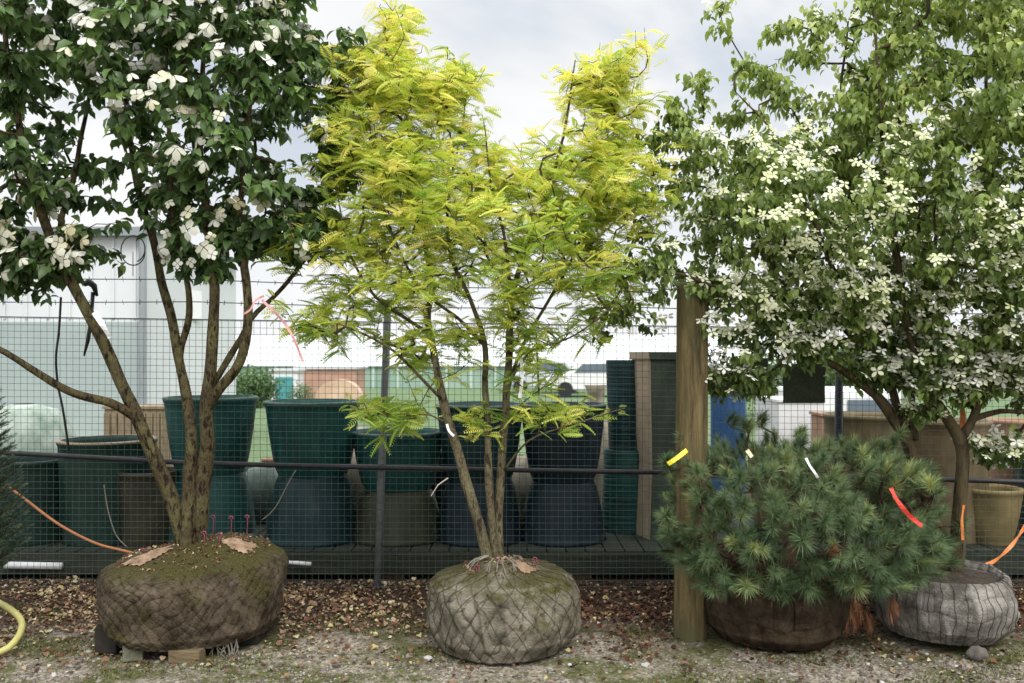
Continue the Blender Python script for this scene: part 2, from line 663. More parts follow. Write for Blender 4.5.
# sparse moss and weeds
n = 22000
cl = []
while len(cl) < n:
    x, y = random.uniform(-3.6, 3.6), random.uniform(3.9, 5.6)
    if free(x, y, .9) and mnoise.noise(Vector((x * 1.6, y * 3, 11))) > .02 + .15 * random.random():
        cl.append((x, y, gz(x, y)))
pos = np.array(cl)
Yd = np.stack([rng.normal(0, .7, n), rng.normal(0, .7, n), np.ones(n)], 1)
X, Yd, Z = frame(Yd, rng.normal(0, 1, (n, 3)))
L = rng.uniform(.006, .02, n)
wm = leafmat('weed', [(0, (.045, .055, .016)), (.5, (.10, .115, .03)), (1, (.18, .19, .06))], trans=.2)
o = scatter('moss', [(-.5, 0, 0), (.5, 0, 0), (0, 1, 0)], [(0, 1, 2)], pos, X, Yd, Z, L * .5, L, L, rng.random(n), wm)
tag(o, 'low green moss and weeds in patches between the gravel', 'moss', kind='stuff')

# ================================================================== root balls
burl_cache = {}


def burlap(name, c1, c2, moss, mossamt=.5):
    # woven sacking over earth: stains, moss where it faces up, net lines and crease shade darkened into the colour
    m, nt, b = mat(name)
    tc = nt.nodes.new('ShaderNodeTexCoord')
    n1 = N(nt, 'ShaderNodeTexNoise', Scale=7.0, Detail=8.0, Roughness=.75)
    nt.links.new(tc.outputs['Object'], n1.inputs['Vector'])
    n2 = N(nt, 'ShaderNodeTexNoise', Scale=3.2, Detail=7.0, Roughness=.7)
    nt.links.new(tc.outputs['Object'], n2.inputs['Vector'])
    n3 = N(nt, 'ShaderNodeTexNoise', Scale=120.0, Detail=3.0)
    nt.links.new(tc.outputs['Object'], n3.inputs['Vector'])
    base = ramp(nt, [(.38, c1), (.5, tuple((p + q) / 2 for p, q in zip(c1, c2))), (.62, c2)], n1.outputs['Fac'])
    geo = nt.nodes.new('ShaderNodeNewGeometry')
    sx = nt.nodes.new('ShaderNodeSeparateXYZ')
    nt.links.new(geo.outputs['Normal'], sx.inputs[0])
    a = N(nt, 'ShaderNodeMath', operation='MULTIPLY_ADD')
    nt.links.new(sx.outputs[2], a.inputs[0])
    a.inputs[1].default_value = .16
    nt.links.new(n2.outputs['Fac'], a.inputs[2])
    f = ramp(nt, [(.60 - .2 * mossamt, (0, 0, 0)), (.76 - .2 * mossamt, (1, 1, 1))], a.outputs[0])
    mc = ramp(nt, [(.35, tuple(x * .45 for x in moss)), (.65, moss)], n3.outputs['Fac'])
    mx = nt.nodes.new('ShaderNodeMixRGB')
    nt.links.new(f, mx.inputs[0])
    nt.links.new(base, mx.inputs[1])
    nt.links.new(mc, mx.inputs[2])
    ca = N(nt, 'ShaderNodeAttribute', attribute_name='crease')
    mk = N(nt, 'ShaderNodeMixRGB', blend_type='MULTIPLY')
    mk.inputs[0].default_value = 1.0
    nt.links.new(mx.outputs[0], mk.inputs[1])
    nt.links.new(ramp(nt, [(.15, (.36, .33, .28)), (.58, (1, 1, 1))], ca.outputs['Fac']), mk.inputs[2])
    nt.links.new(mk.outputs[0], b.inputs['Base Color'])
    b.inputs['Roughness'].default_value = .95
    b.inputs['Specular IOR Level'].default_value = .08
    bp = N(nt, 'ShaderNodeBump', Strength=.8, Distance=.01)
    ad = N(nt, 'ShaderNodeMath', operation='ADD')
    nt.links.new(n3.outputs['Fac'], ad.inputs[0])
    nt.links.new(n1.outputs['Fac'], ad.inputs[1])
    nt.links.new(ad.outputs[0], bp.inputs['Height'])
    nt.links.new(bp.outputs[0], b.inputs['Normal'])
    return m


def ball_surface(c, R, Hh, prof, seed, nu, nv, bulge, style, lump=.045, tilt=0.0):
    """returns S(u, v): u around 0..1, v 0 (bottom) .. 1 (top centre)."""
    pr = prof
    def S(u, v, off=0.0, crease=False):
        k = v * (len(pr) - 1)
        i = min(int(k), len(pr) - 2)
        t = k - i
        t2 = t * t * (3 - 2 * t) * .5 + t * .5
        r = pr[i][0] * (1 - t2) + pr[i + 1][0] * t2
        z = pr[i][1] * (1 - t) + pr[i + 1][1] * t
        an = 2 * PI * u
        d = Vector((math.cos(an), math.sin(an), 0))
        q = Vector((d.x * r, d.y * r, z))
        lum = .006 * mnoise.noise(q * 14) + mnoise.noise(q * 2.2 + Vector((seed, 0, 0))) * lump * 1.6 + mnoise.noise(q * 6 + Vector((0, seed, 0))) * lump * .5
        edge = min(1, r * 2.5)
        wq = Vector((d.x * 2.2, d.y * 2.2, v * 3.5 + seed))
        wu, wv_ = .62 * mnoise.noise(wq) + .34 * mnoise.noise(wq * 2.7), .62 * mnoise.noise(wq + Vector((7, 7, 7))) + .34 * mnoise.noise(wq * 2.7 + Vector((7, 7, 7)))
        if style == 'diamond':
            a, b = u * nu + v * nv + wu * 1.6, u * nu - v * nv + wv_ * 1.6
            pb = math.sqrt(abs(math.sin(PI * a) * math.sin(PI * b)) + 1e-6) ** .62
        else:
            row = math.floor(v * nv)
            vv = v * nv + wu * .5
            row = math.floor(vv)
            a = u * nu + .5 * (row % 2) + .3 * mnoise.noise(Vector((math.cos(an) * 5, math.sin(an) * 5, row * 3 + seed)))
            pb = (abs(math.sin(PI * a)) * abs(math.sin(PI * vv))) ** .22
        warp = 1 + 1.1 * mnoise.noise(q * 7 + Vector((seed, 4, 0)))
        side = 1 if z < Hh * .93 else .35
        if crease:
            return pb * side + (1 - side) * .8
        fold = .012 * (1 - abs(mnoise.noise(Vector((math.cos(an) * 3.2 + seed, math.sin(an) * 3.2, z * 2.5)))) * 4) if abs(mnoise.noise(Vector((math.cos(an) * 3.2 + seed, math.sin(an) * 3.2, z * 2.5)))) < .25 else 0
        g = (r + (lum + fold + bulge * pb * warp * side + off) * edge)
        zz = z + (lum * .3 + off * (1 if z > Hh * .7 else 0))
        zz = zz + tilt * d.x * g * max(0, z / Hh)
        return Vector((c[0] + d.x * g, c[1] + d.y * g, c[2] + max(zz, -.01)))
    return S


def root_ball(name, label, c, R, Hh, seed, nu, nv, bulge, style, mats, prof=None, res=(420, 170), net=True, tilt=0.0):
    t = thing(name, label, 'root ball', c)
    if prof is None:
        prof = [(0, 0), (.55, 0), (.80, .08), (.95, .24), (1.0, .45), (.99, .65), (.93, .82), (.82, .93), (.6, .99), (.3, 1.03), (0, 1.05)]
    prof = [(r * R, z * Hh) for r, z in prof]
    S = ball_surface(c, R, Hh, prof, seed, nu, nv, bulge, style, tilt=tilt)
    m = MB()
    U, V = res
    for j in range(V + 1):
        for i in range(U):
            m.v.append(tuple(S(i / U, j / V)))
    for j in range(V):
        for i in range(U):
            a = j * U + i
            b_ = j * U + (i + 1) % U
            m.f.append((a, b_, b_ + U, a + U))
    o = m.build('burlap', mats[0], t, smooth=True)
    at_ = o.data.attributes.new('crease', 'FLOAT', 'POINT')
    at_.data.foreach_set('value', [S(i / U, j / V, 0, True) for j in range(V + 1) for i in range(U)])
    if net:
        g = MB()
        nl = nu
        for k in range(nl):
            for s in (1, -1):
                if style != 'diamond' and s == -1:
                    continue
                pts = []
                for q in range(60):
                    v = .12 + .74 * q / 59
                    an_ = 2 * PI * k / nu
                    u = (k - s * (v * nv + .3 * mnoise.noise(Vector((k, v * 5, seed + s))))) / nu if style == 'diamond' else k / nu + .01 * mnoise.noise(Vector((k, v * 6, seed)))
                    pts.append(S(u, v, .002))
                g.tube(pts, .0015, n=4, cap=False)
        g.build('netting', mats[1], t, smooth=True)
    return t, S


def patch(S, u0, u1, v0, v1, m, parent, name='burlap_flap', seed=0):
    g = MB()
    U, V = 26, 14
    for j in range(V + 1):
        for i in range(U + 1):
            a, b_ = i / U, j / V
            uu = u0 + (u1 - u0) * a + .006 * mnoise.noise(Vector((b_ * 6, seed, 0)))
            vv = v0 + (v1 - v0) * b_ + .03 * mnoise.noise(Vector((a * 5, seed, 4)))
            e = min(a, 1 - a, b_, 1 - b_) * 4
            g.v.append(tuple(S(uu, vv, .004 + .012 * min(e, 1) + .012 * abs(mnoise.noise(Vector((a * 7, b_ * 7, seed)))))))
    for j in range(V):
        for i in range(U):
            a = j * (U + 1) + i
            g.f.append((a, a + 1, a + U + 2, a + U + 1))
    return g.build(name, m, parent, smooth=True)


twine = pmat('twine', [(.3, (.035, .03, .02)), (.7, (.08, .07, .05))], scale=30, rough=.9)
twine_l = pmat('pale_twine', [(.3, (.12, .11, .09)), (.7, (.25, .23, .19))], scale=30, rough=.9)
tanb = pmat('tan_burlap', [(.3, (.10, .07, .045)), (.55, (.30, .20, .13)), (.7, (.38, .29, .22))], scale=14, rough=.95, bump=.4)
b_left = burlap('mossy_brown_burlap', (.028, .021, .014), (.125, .098, .07), (.075, .068, .024), .36)
b_mid = burlap('grey_green_burlap', (.085, .076, .056), (.235, .21, .165), (.085, .08, .03), .42)
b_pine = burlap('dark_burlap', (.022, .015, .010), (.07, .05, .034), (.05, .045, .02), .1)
b_right = burlap('pale_grey_burlap', (.09, .08, .07), (.29, .27, .245), (.10, .09, .05), -.35)
soilm = pmat('potting_soil', [(.3, (.018, .014, .010)), (.7, (.08, .062, .045))], scale=25, rough=.95, bump=.8, bscale=60)

c1 = (-1.82, 5.0, .03)
rb1, S1 = root_ball('root_ball', 'largest brown root ball, moss covered, resting on blocks under the large-flowered tree', c1, .505, .46, 3, 46, 11, .007, 'diamond', (b_left, twine), tilt=.06, net=False, res=(620, 240),
                    prof=[(0, 0), (.62, .0), (.84, .06), (.95, .2), (1.0, .40), (1.02, .60), (1.0, .76), (.95, .88), (.80, .98), (.45, 1.09), (0, 1.15)])
patch(S1, .93, 1.0, .83, .93, tanb, rb1, seed=2).name = 'burlap_flap'
patch(S1, .60, .68, .82, .93, tanb, rb1, seed=5)
c2 = (-.063, 4.84, -.015)
rb2, S2 = root_ball('root_ball', 'grey green netted root ball under the golden feathery tree in the middle', c2, .405, .43, 8, 24, 5.5, .011, 'diamond', (b_mid, twine),
                    prof=[(0, 0), (.66, 0), (.84, .10), (.95, .28), (1.0, .5), (.99, .7), (.95, .86), (.84, .97), (.5, 1.05), (.25, 1.12), (0, 1.15)])
patch(S2, .86, .93, .80, .92, tanb, rb2, seed=3)
c3 = (1.50, 4.98, .0)
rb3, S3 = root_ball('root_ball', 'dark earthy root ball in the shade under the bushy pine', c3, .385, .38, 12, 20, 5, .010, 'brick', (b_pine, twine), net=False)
c4 = (2.46, 4.98, .02)
rb4, S4 = root_ball('root_ball', 'pale grey root ball with open rim of soil at far right', c4, .37, .36, 15, 40, 7, .008, 'brick', (b_right, twine),
                    prof=[(0, 0), (.5, 0), (.78, .08), (.93, .28), (1.0, .5), (1.0, .7), (.97, .88), (.92, 1.0), (.86, 1.02), (.82, .94), (.78, .86)])
g = MB()
nr, na = 14, 60
for j in range(nr + 1):
    for i in range(na):
        r, a = .31 * j / nr, 2 * PI * i / na
        x, y = c4[0] + r * math.cos(a), c4[1] + r * math.sin(a)
        g.v.append((x, y, c4[2] + .325 + .03 * (1 - j / nr) + .02 * mnoise.noise(Vector((x * 9, y * 9, 0)))))
for j in range(nr):
    for i in range(na):
        a, b_ = j * na + i, j * na + (i + 1) % na
        g.f.append((a, b_, b_ + na, a + na))
g.build('soil', soilm, rb4, smooth=True)

def top_debris(S, parent, n, m, vlo=.80, szr=(.008, .028)):
    P = [S(random.random(), vlo + (1 - vlo) * random.random() ** 1.3, .003) for _ in range(n)]
    pos = np.array([tuple(p) for p in P])
    X, Yd, Z = frame(np.stack([rng.normal(0, 1, n), rng.normal(0, 1, n), rng.normal(0, .3, n)], 1), np.stack([rng.normal(0, .5, n), rng.normal(0, .5, n), np.ones(n)], 1))
    L = rng.uniform(*szr, n)
    return tag(scatter('debris', LEAF_V, LEAF_F, pos, X, Yd, Z, L * .6, L, L * 2, np.clip(rng.normal(.4, .25, n), 0, 1), m, parent), kind='stuff')


g = MB()
for k in range(16):
    p = at(random.uniform(214, 238), random.uniform(632, 640), 4.66)
    g.tube([p, p + Vector((random.uniform(-.02, .02), -.01, -.05)), p + Vector((random.uniform(-.04, .04), -.015, -random.uniform(.08, .11)))], .0022, n=4)
g.build('frayed_twine', twine_l, rb1)
top_debris(S1, rb1, 900, litter)
top_debris(S2, rb2, 350, litter)
top_debris(S3, rb3, 300, litter)
# straw-like roots and twine around the middle trunk
g = MB()
for k in range(16):
    a = random.uniform(PI * .9, 2.1 * PI)
    p0 = Vector((c2[0] + .07 * math.cos(a), c2[1] + .07 * math.sin(a), .50))
    a2 = a + random.uniform(-.5, .5)
    L = random.uniform(.14, .27)
    p2 = Vector((c2[0] + L * math.cos(a2), c2[1] + L * math.sin(a2), .46 - L * .28))
    g.tube([p0, (p0 + p2) / 2 + Vector((0, 0, .035)), p2], .0028, n=4)
g.build('twine_strands', twine_l, rb2)

# pink pins stuck in the balls
pinm = pmat('pink_plastic', [(.3, (.14, .03, .05)), (.7, (.26, .06, .10))], scale=20, rough=.5)
PINS = [((143, 566), 5.0, 'pink pin in the left end of the largest root ball'), ((204, 549), 4.92, 'pink pin just right of the trunk foot on the largest root ball'),
        ((219, 551), 4.93, 'second pink pin right of the trunk on the largest root ball'), ((231, 528), 5.22, 'pink pin at the back edge of the largest root ball'),
        ((213, 527), 5.26, 'pink pin behind the trunk foot of the largest root ball'), ((247, 527), 5.2, 'pink pin at the right rear edge of the largest root ball'),
        ((477, 592), 4.72, 'pink pin left of the golden tree trunk on its root ball'), ((535, 584), 4.8, 'pink pin right of the golden tree trunk on its root ball')]
for (q, Y, lab) in PINS:
    p = at(q[0], q[1], Y) + Vector((0, 0, .03 if q[1] > 540 else 0))
    t = thing('marker_pin', lab, 'pin', p, 'pink pins in the root balls')
    k = .6 if q[1] < 570 else 1.0
    MB().tube([p + Vector((0, 0, -.04)), p + Vector((.004, 0, .07 * k)), p + Vector((-.004, 0, .10 * k))], .003, n=6).build('shaft', pinm, t)
    MB().tube([p + Vector((-.014, 0, .10 * k)), p + Vector((-.004, 0, .118 * k)), p + Vector((.010, 0, .112 * k)), p + Vector((.012, 0, .09 * k))], .004, n=6).build('hook', pinm, t)

# blocks and stones
conc = pmat('weathered_concrete', [(.3, (.10, .10, .065)), (.7, (.2, .195, .14))], scale=18, rough=.9, bump=.4)
woodb = pmat('weathered_wood_block', [(.3, (.10, .075, .04)), (.7, (.19, .145, .08))], scale=9, rough=.9, bump=.4, stretch=(1, 6, 6))


def lying(name, label, cat, px, py, Y, s, rz, m, rx=0):
    p = at(px, py, Y)
    o = MB().box((0, 0, 0), s, 0, rx).build(name, m, bevel=.006)
    o.location = (p.x, p.y, s[2] / 2 + .002)
    o.rotation_euler = (0, 0, rz)
    return tag(o, label, cat)


lying('concrete_block', 'pale upright concrete block wedged under the largest root ball', 'block', 134, 650, 4.62, (.10, .09, .13), .25, conc)
lying('wood_block', 'low brown wood block lying under the front of the largest root ball', 'block', 187, 656, 4.58, (.17, .08, .07), -.1, woodb)
dark = pmat('dark_timber_and_gap_shade', [(.3, (.012, .010, .008)), (.7, (.035, .03, .024))], scale=8, rough=.9)
lying('support_block', 'dark block under the left end of the largest root ball', 'block', 112, 640, 4.78, (.12, .16, .14), 0, dark)
lying('support_block', 'dark block under the right side of the largest root ball', 'block', 250, 630, 4.92, (.14, .18, .10), 0, dark)


def stone(label, px, py, Y, r, m, grp=None):
    p = at(px, py, Y)
    g = MB()
    n1_, n2_ = 24, 14
    for j in range(n2_ + 1):
        ph = -PI / 2 + PI * j / n2_
        for i in range(n1_):
            th = 2 * PI * i / n1_
            d = Vector((math.cos(ph) * math.cos(th), math.cos(ph) * math.sin(th) * .8, math.sin(ph) * .7))
            d *= 1 + .25 * mnoise.noise(d * 1.6 + Vector((px, 0, 0)))
            g.v.append((p.x + d.x * r, p.y + d.y * r, r * .55 + d.z * r))
    for j in range(n2_):
        for i in range(n1_):
            a, b_ = j * n1_ + i, j * n1_ + (i + 1) % n1_
            g.f.append((a, b_, b_ + n1_, a + n1_))
    return tag(g.build('stone', m, smooth=True), label, 'stone')


rockm = pmat('stone_grey', [(.3, (.07, .06, .05)), (.7, (.19, .17, .15))], scale=16, rough=.9, bump=.4)
stone('round brown stone wedged under the pale grey root ball', 978, 665, 4.62, .055, rockm)
stone('small pale stone on gravel left of the middle root ball', 428, 654, 4.6, .022, pmat('stone_pale', [(.3, (.3, .29, .27)), (.7, (.5, .49, .46))], scale=16))
stone('small pale stone in front of the wooden post', 645, 664, 4.5, .02, pmat('stone_pale2', [(.3, (.28, .27, .25)), (.7, (.48, .46, .43))], scale=16))

# ================================================================== tree 1: large-flowered dogwood on the left
Y1 = 4.95
bark1 = bark('olive_bark', (.014, .010, .006), (.075, .055, .03), (.115, .105, .045), scale=34, stretch=(1, 1, .4), bump=1.0)


def st(l, Y):
    return [(at(x, y, Y + d), r) for x, y, d, r in l]


stems1 = [
    st([(186, 552, .05, .066), (172, 500, .04, .052), (143, 430, .02, .048), (118, 375, 0, .044), (92, 320, -.05, .038), (62, 262, -.12, .034), (35, 190, -.2, .028), (15, 100, -.3, .02), (0, 0, -.35, .014), (-10, -90, -.38, .008)], Y1),
    st([(137, 418, .02, .036), (110, 403, -.08, .030), (70, 392, -.2, .026), (35, 372, -.3, .022), (5, 352, -.38, .02), (-60, 315, -.42, .016), (-110, 240, -.4, .01)], Y1),
    st([(188, 552, .0, .062), (189, 490, 0, .052), (190, 425, .03, .040), (178, 350, .08, .034), (164, 290, .14, .03), (148, 225, .2, .026), (132, 150, .25, .02), (120, 60, .3, .014), (112, -50, .32, .008)], Y1),
    st([(196, 552, .06, .064), (203, 490, .02, .056), (207, 420, 0, .050), (211, 350, -.04, .040), (214, 290, -.08, .034), (207, 220, -.1, .028), (200, 130, -.12, .02), (205, 20, -.14, .014), (208, -80, -.14, .008)], Y1),
    st([(206, 410, 0, .042), (222, 385, -.05, .036), (240, 362, -.08, .034), (248, 330, -.1, .032), (247, 285, -.08, .028), (240, 230, -.04, .024), (245, 150, .02, .018), (255, 50, .1, .012), (262, -60, .12, .008)], Y1),
    st([(210, 390, .03, .024), (228, 358, .06, .022), (245, 330, .08, .02), (258, 312, .1, .018), (290, 280, .15, .014), (312, 245, .15, .010), (330, 190, .1, .007)], Y1),
    st([(186, 400, .03, .026), (181, 355, .06, .025), (190, 315, 0, .022), (183, 262, -.05, .02), (172, 210, -.1, .017), (170, 130, -.15, .013), (165, 30, -.2, .008)], Y1),
    st([(82, 300, -.08, .022), (60, 240, -.02, .02), (75, 170, .1, .016), (90, 80, .2, .012), (80, -30, .25, .008)], Y1),
]
stems1 = [[(p, r * .80) for p, r in q] for q in stems1]
poly1 = [(-110, -140), (300, -140), (326, -20), (330, 60), (342, 110), (328, 170), (335, 215), (312, 240), (288, 262), (262, 235), (235, 245), (222, 270), (200, 265), (178, 235), (150, 225), (128, 205), (122, 245), (95, 260), (72, 230), (40, 262), (5, 285), (-60, 300), (-130, 200)]
holes1 = [(78, 132, 34, 26), (112, 150, 26, 20), (30, 48, 20, 16), (55, 175, 16, 12), (292, 132, 34, 26), (235, 190, 12, 8), (150, 60, 9, 9), (262, 95, 9, 9), (250, 165, 6, 8), (120, 85, 8, 12), (160, 135, 10, 8), (20, 195, 14, 8), (105, 192, 14, 8), (300, 178, 14, 10), (140, 110, 6, 8), (190, 100, 6, 5), (225, 215, 6, 6), (5, 130, 10, 8)]
tips, px = crown_tips(poly1, Y1, 1480, .75, nscale=3.6, nthr=-.01, holes=holes1, seed=1, tier=.17,
                      dens=lambda x, y, d: .85 if y > 200 else 1,
                      pads=[(215, 268, 14, 14, 10), (250, 235, 22, 14, 18), (300, 225, 34, 20, 40), (340, 150, 16, 40, 30), (352, 60, 22, 30, 22), (60, 255, 40, 20, 34), (15, 265, 30, 24, 26), (180, 245, 12, 14, 8)])
tm, bm, E, ED = grow(stems1, tips, r_tip=.0026, zmin=2.0, power=.42)
t1 = thing('dogwood_tree', 'dark leaved multi-stem tree with large creamy white blooms on the largest root ball', 'tree', (c1[0], c1[1], .5))
tm.build('trunk', bark1, t1, smooth=True)
bm.build('branches', bark('dark_twig_bark', (.02, .015, .010), (.07, .05, .03), (.06, .055, .03)), t1, smooth=True)
leaf1 = leafmat('dark_dogwood_leaf', [(0, (.032, .058, .02)), (.4, (.078, .135, .045)), (.75, (.145, .235, .07)), (1, (.27, .38, .12))], trans=.3, rough=.42, spec=.4)


def leafy(E, ED, k, L, width, droop, spread, seedv, back=.09, up=.5, jitter=.02):
    n = len(E) * k
    base = np.repeat(E, k, 0)
    dr = np.repeat(ED, k, 0)
    az = rng.uniform(0, 2 * PI, n)
    Yd = np.stack([np.cos(az), np.sin(az), np.full(n, -droop)], 1) * spread + dr * .5
    Yd[:, 2] += rng.normal(0, .25, n)
    pos = base - dr * rng.uniform(0, back, n)[:, None] + rng.normal(0, jitter, (n, 3))
    X, Yd, Z = frame(Yd, np.stack([rng.normal(0, up, n), rng.normal(0, up, n), np.ones(n)], 1))
    LL = L * rng.uniform(.65, 1.2, n)
    return pos, X, Yd, Z, LL * width, LL, LL


pos, X, Yd, Z, sx_, sy_, sz_ = leafy(E, ED, 12, .082, .60, .85, 1.0, 1, back=.14, jitter=.018)
tv = np.clip(rng.normal(.38, .2, len(pos)) + .12 * np.repeat(rng.normal(0, 1, len(E)), 12) + .08 * (pos[:, 2] - 2.5), 0, 1)
scatter('crown', LEAF_V, LEAF_F, pos, X, Yd, Z, sx_, sy_, sz_ * 1.3, tv, leaf1, t1)
# blooms: heaviest at upper right, and clustered
wgt = []
for e in E:
    x = CX + e[0] / Y1 * F
    y = HOR - (e[2] - H) / Y1 * F
    wv = .06 + .34 * (mnoise.noise(Vector(e) * 3.0 + Vector((30, 0, 0))) > .12)
    if 110 < x < 300 and y < 90: wv += .28
    if e[1] > Y1 + .25: wv *= .3
    if y > 205: wv += .10
    wgt.append(wv)
sel = np.array([random.random() < q for q in wgt])
fE = np.repeat(E[sel], 3, 0) + rng.normal(0, .05, (sel.sum() * 3, 3))
n = len(fE)
out = nrm(fE - np.array([-1.76, 5.2, 2.2]))
Zf = nrm(out * .7 + np.stack([rng.normal(0, .5, n), rng.normal(-.45, .4, n), rng.normal(.35, .4, n)], 1))
fE = fE + Zf * .055 + np.array([0, -.05, -.01])
Xf = nrm(np.cross(Zf, rng.normal(0, 1, (n, 3))))
Yf = np.cross(Zf, Xf)
bv, bf = bracts(4, .44, -.22)
S = rng.uniform(.030, .060, n)
petal = leafmat('cream_bract', [(0, (.50, .44, .27)), (.15, (.64, .60, .42)), (.45, (.76, .75, .64)), (1, (.86, .86, .81))], trans=.3, rough=.6, spec=.2, tboost=1.0)
scatter('blossoms', bv, bf, fE, Xf, Yf, Zf, S * rng.uniform(.85, 1.1, n), S, S * rng.uniform(-.5, 4.5, n), np.clip(rng.normal(.5, .3, n), 0, 1), petal, t1)

# ================================================================== tree 2: golden feathery tree
Y2 = 5.0
bark2 = bark('olive_grey_bark', (.03, .022, .014), (.13, .105, .065), (.16, .15, .08), scale=36, stretch=(1, 1, .4), bump=1.0)
stems2 = [
    st([(491, 575, -.06, .042), (478, 520, -.06, .036), (463, 470, -.05, .033), (448, 420, -.04, .030), (437, 370, -.02, .026), (428, 320, 0, .022), (432, 290, .03, .018), (424, 235, .06, .014), (415, 160, .1, .010), (398, 70, .14, .006), (394, 15, .15, .003)], Y2),
    st([(497, 575, -.04, .036), (490, 510, -.02, .028), (487, 450, 0, .025), (486, 390, .03, .022), (484, 340, .05, .018), (470, 300, .06, .014), (452, 260, .08, .012), (448, 200, .06, .009), (462, 130, .04, .006), (468, 80, .0, .003)], Y2),
    st([(500, 575, -.02, .036), (498, 510, .01, .030), (503, 440, .02, .028), (508, 370, .0, .025), (512, 300, -.04, .020), (530, 240, -.1, .015), (552, 180, -.12, .011), (567, 110, -.12, .008), (575, 60, -.1, .004)], Y2),
    st([(506, 400, .02, .014), (520, 350, .1, .012), (550, 300, .15, .010), (580, 240, .18, .008), (605, 160, .2, .006), (612, 80, .2, .003)], Y2),
    st([(432, 335, 0, .014), (400, 315, -.1, .011), (370, 290, -.2, .009), (345, 240, -.2, .006), (335, 170, -.2, .004)], Y2),
    st([(443, 400, -.04, .012), (418, 375, -.15, .010), (385, 345, -.25, .008), (330, 320, -.3, .005)], Y2),
    st([(484, 345, .05, .013), (460, 320, 0, .011), (420, 285, -.1, .009), (385, 215, -.1, .007), (370, 120, -.05, .004), (362, 50, 0, .003)], Y2),
    st([(512, 300, -.04, .012), (505, 240, -.1, .01), (490, 180, -.12, .007), (485, 130, -.12, .004)], Y2),
    st([(508, 385, .0, .011), (530, 352, -.08, .009), (575, 335, -.15, .006), (620, 300, -.2, .004)], Y2),
    st([(504, 470, .0, .008), (530, 440, -.12, .006), (575, 424, -.2, .005), (625, 408, -.22, .003)], Y2),
    st([(448, 425, -.02, .008), (430, 415, -.1, .006), (400, 415, -.15, .005), (350, 408, -.2, .003)], Y2),
    st([(500, 440, .1, .006), (515, 410, .1, .005), (545, 385, .1, .003)], Y2),
]
stems2 = [[(p, r * .86) for p, r in q] for q in stems2]
poly2 = [(326, 60), (345, 35), (368, 38), (384, 10), (404, 6), (425, 25), (428, 48), (450, 45), (475, 68), (494, 72), (482, 100), (470, 118), (490, 142), (520, 142), (545, 122), (556, 92), (548, 60), (560, 44), (580, 52), (600, 42), (640, 36), (632, 60), (645, 95), (640, 130), (668, 145), (660, 180), (668, 215), (648, 245), (655, 285), (628, 318), (600, 345), (560, 350), (530, 345), (500, 350), (470, 372), (430, 385), (395, 372), (355, 348), (310, 335), (285, 302), (262, 262), (296, 232), (330, 200), (312, 150), (330, 105)]


def dens2(x, y, d):
    if y < 240: return 1
    if y < 290: return .55
    return .40


tips, px = crown_tips(poly2, Y2, 1950, .66, dens=dens2, nscale=4.2, nthr=-.10, seed=4, tier=.055,
                      holes=[(330, 150, 10, 12), (400, 135, 10, 5), (505, 210, 12, 6), (400, 240, 10, 8), (350, 215, 12, 8), (560, 300, 30, 18), (470, 300, 20, 16), (400, 315, 18, 10)],
                      pads=[(385, 412, 46, 12, 38), (472, 424, 14, 12, 9), (565, 414, 62, 7, 26), (535, 376, 34, 12, 12), (395, 425, 20, 10, 6), (320, 330, 25, 8, 8)])
tm, bm, E, ED = grow(stems2, tips, r_tip=.0020, zmin=1.0, power=.40)
t2 = thing('feathery_tree', 'golden yellow-green feathery tree with three slim stems on the middle root ball', 'tree', (c2[0], c2[1], .45))
tm.build('trunk', bark2, t2, smooth=True)
bm.build('branches', bark('thin_dark_bark', (.03, .02, .015), (.10, .07, .045), (.08, .07, .035)), t2, smooth=True)
# a pinnate frond
FV, FF = [], []
NP = 10
for k in range(NP):
    yy = .12 + .86 * k / (NP - 1)
    ln = .20 * math.sin(PI * (.18 + .72 * k / (NP - 1))) + .03
    zz = -.22 * yy * yy
    for s in (-1, 1):
        i = len(FV)
        a = (0, yy, zz)
        tip = (s * ln, yy + .06, zz - .045)
        FV += [a, (s * ln * .5, yy - .022, zz - .01), tip, (s * ln * .5, yy + .062, zz - .005)]
        FF.append((i, i + 1, i + 2, i + 3))
i = len(FV)
FV += [(-.006, 0, 0), (.006, 0, 0), (0, .5, -.055), (0, 1, -.22)]
FF.append((i, i + 1, i + 3, i + 2))
k = 6
n = len(E) * k
base = np.repeat(E, k, 0) + rng.normal(0, .02, (n, 3))
dr = np.repeat(ED, k, 0)
az = rng.uniform(0, 2 * PI, n)
Yd = np.stack([np.cos(az), np.sin(az), rng.normal(.05, .34, n)], 1) + dr * .35
pos = base - dr * rng.uniform(0, .14, n)[:, None]
X, Yd, Z = frame(Yd, np.stack([rng.normal(0, .5, n), rng.normal(-.15, .5, n), np.ones(n)], 1))
L = rng.uniform(.05, .135, n)
hgt = (pos[:, 2] - 1.4) / 2.2
outer = np.abs(pos[:, 1] - Y2) + .0
tv = np.clip(.40 + .32 * hgt + np.repeat(rng.normal(0, .20, len(E)), k) + rng.normal(0, .13, n) - .03, 0, 1)
leaf2 = leafmat('golden_leaf', [(0, (.19, .31, .06)), (.3, (.39, .51, .09)), (.6, (.64, .68, .15)), (.85, (.84, .79, .21)), (1, (.90, .82, .32))], trans=.42, rough=.5, spec=.25, tboost=1.2)
scatter('crown', FV, FF, pos, X, Yd, Z, L * rng.uniform(.85, 1.3, n), L, L * rng.uniform(.2, 2.6, n), tv, leaf2, t2)

# broken bare twig and tags on tree 2
tw = MB().tube([at(448, 478, 4.93), at(438, 485, 4.9), at(431, 496, 4.88)], [.004, .003, .002], n=5)
tw.build('broken_twig', pmat('bare_wood', [(.3, (.35, .3, .24)), (.7, (.5, .45, .38))], scale=20), t2)

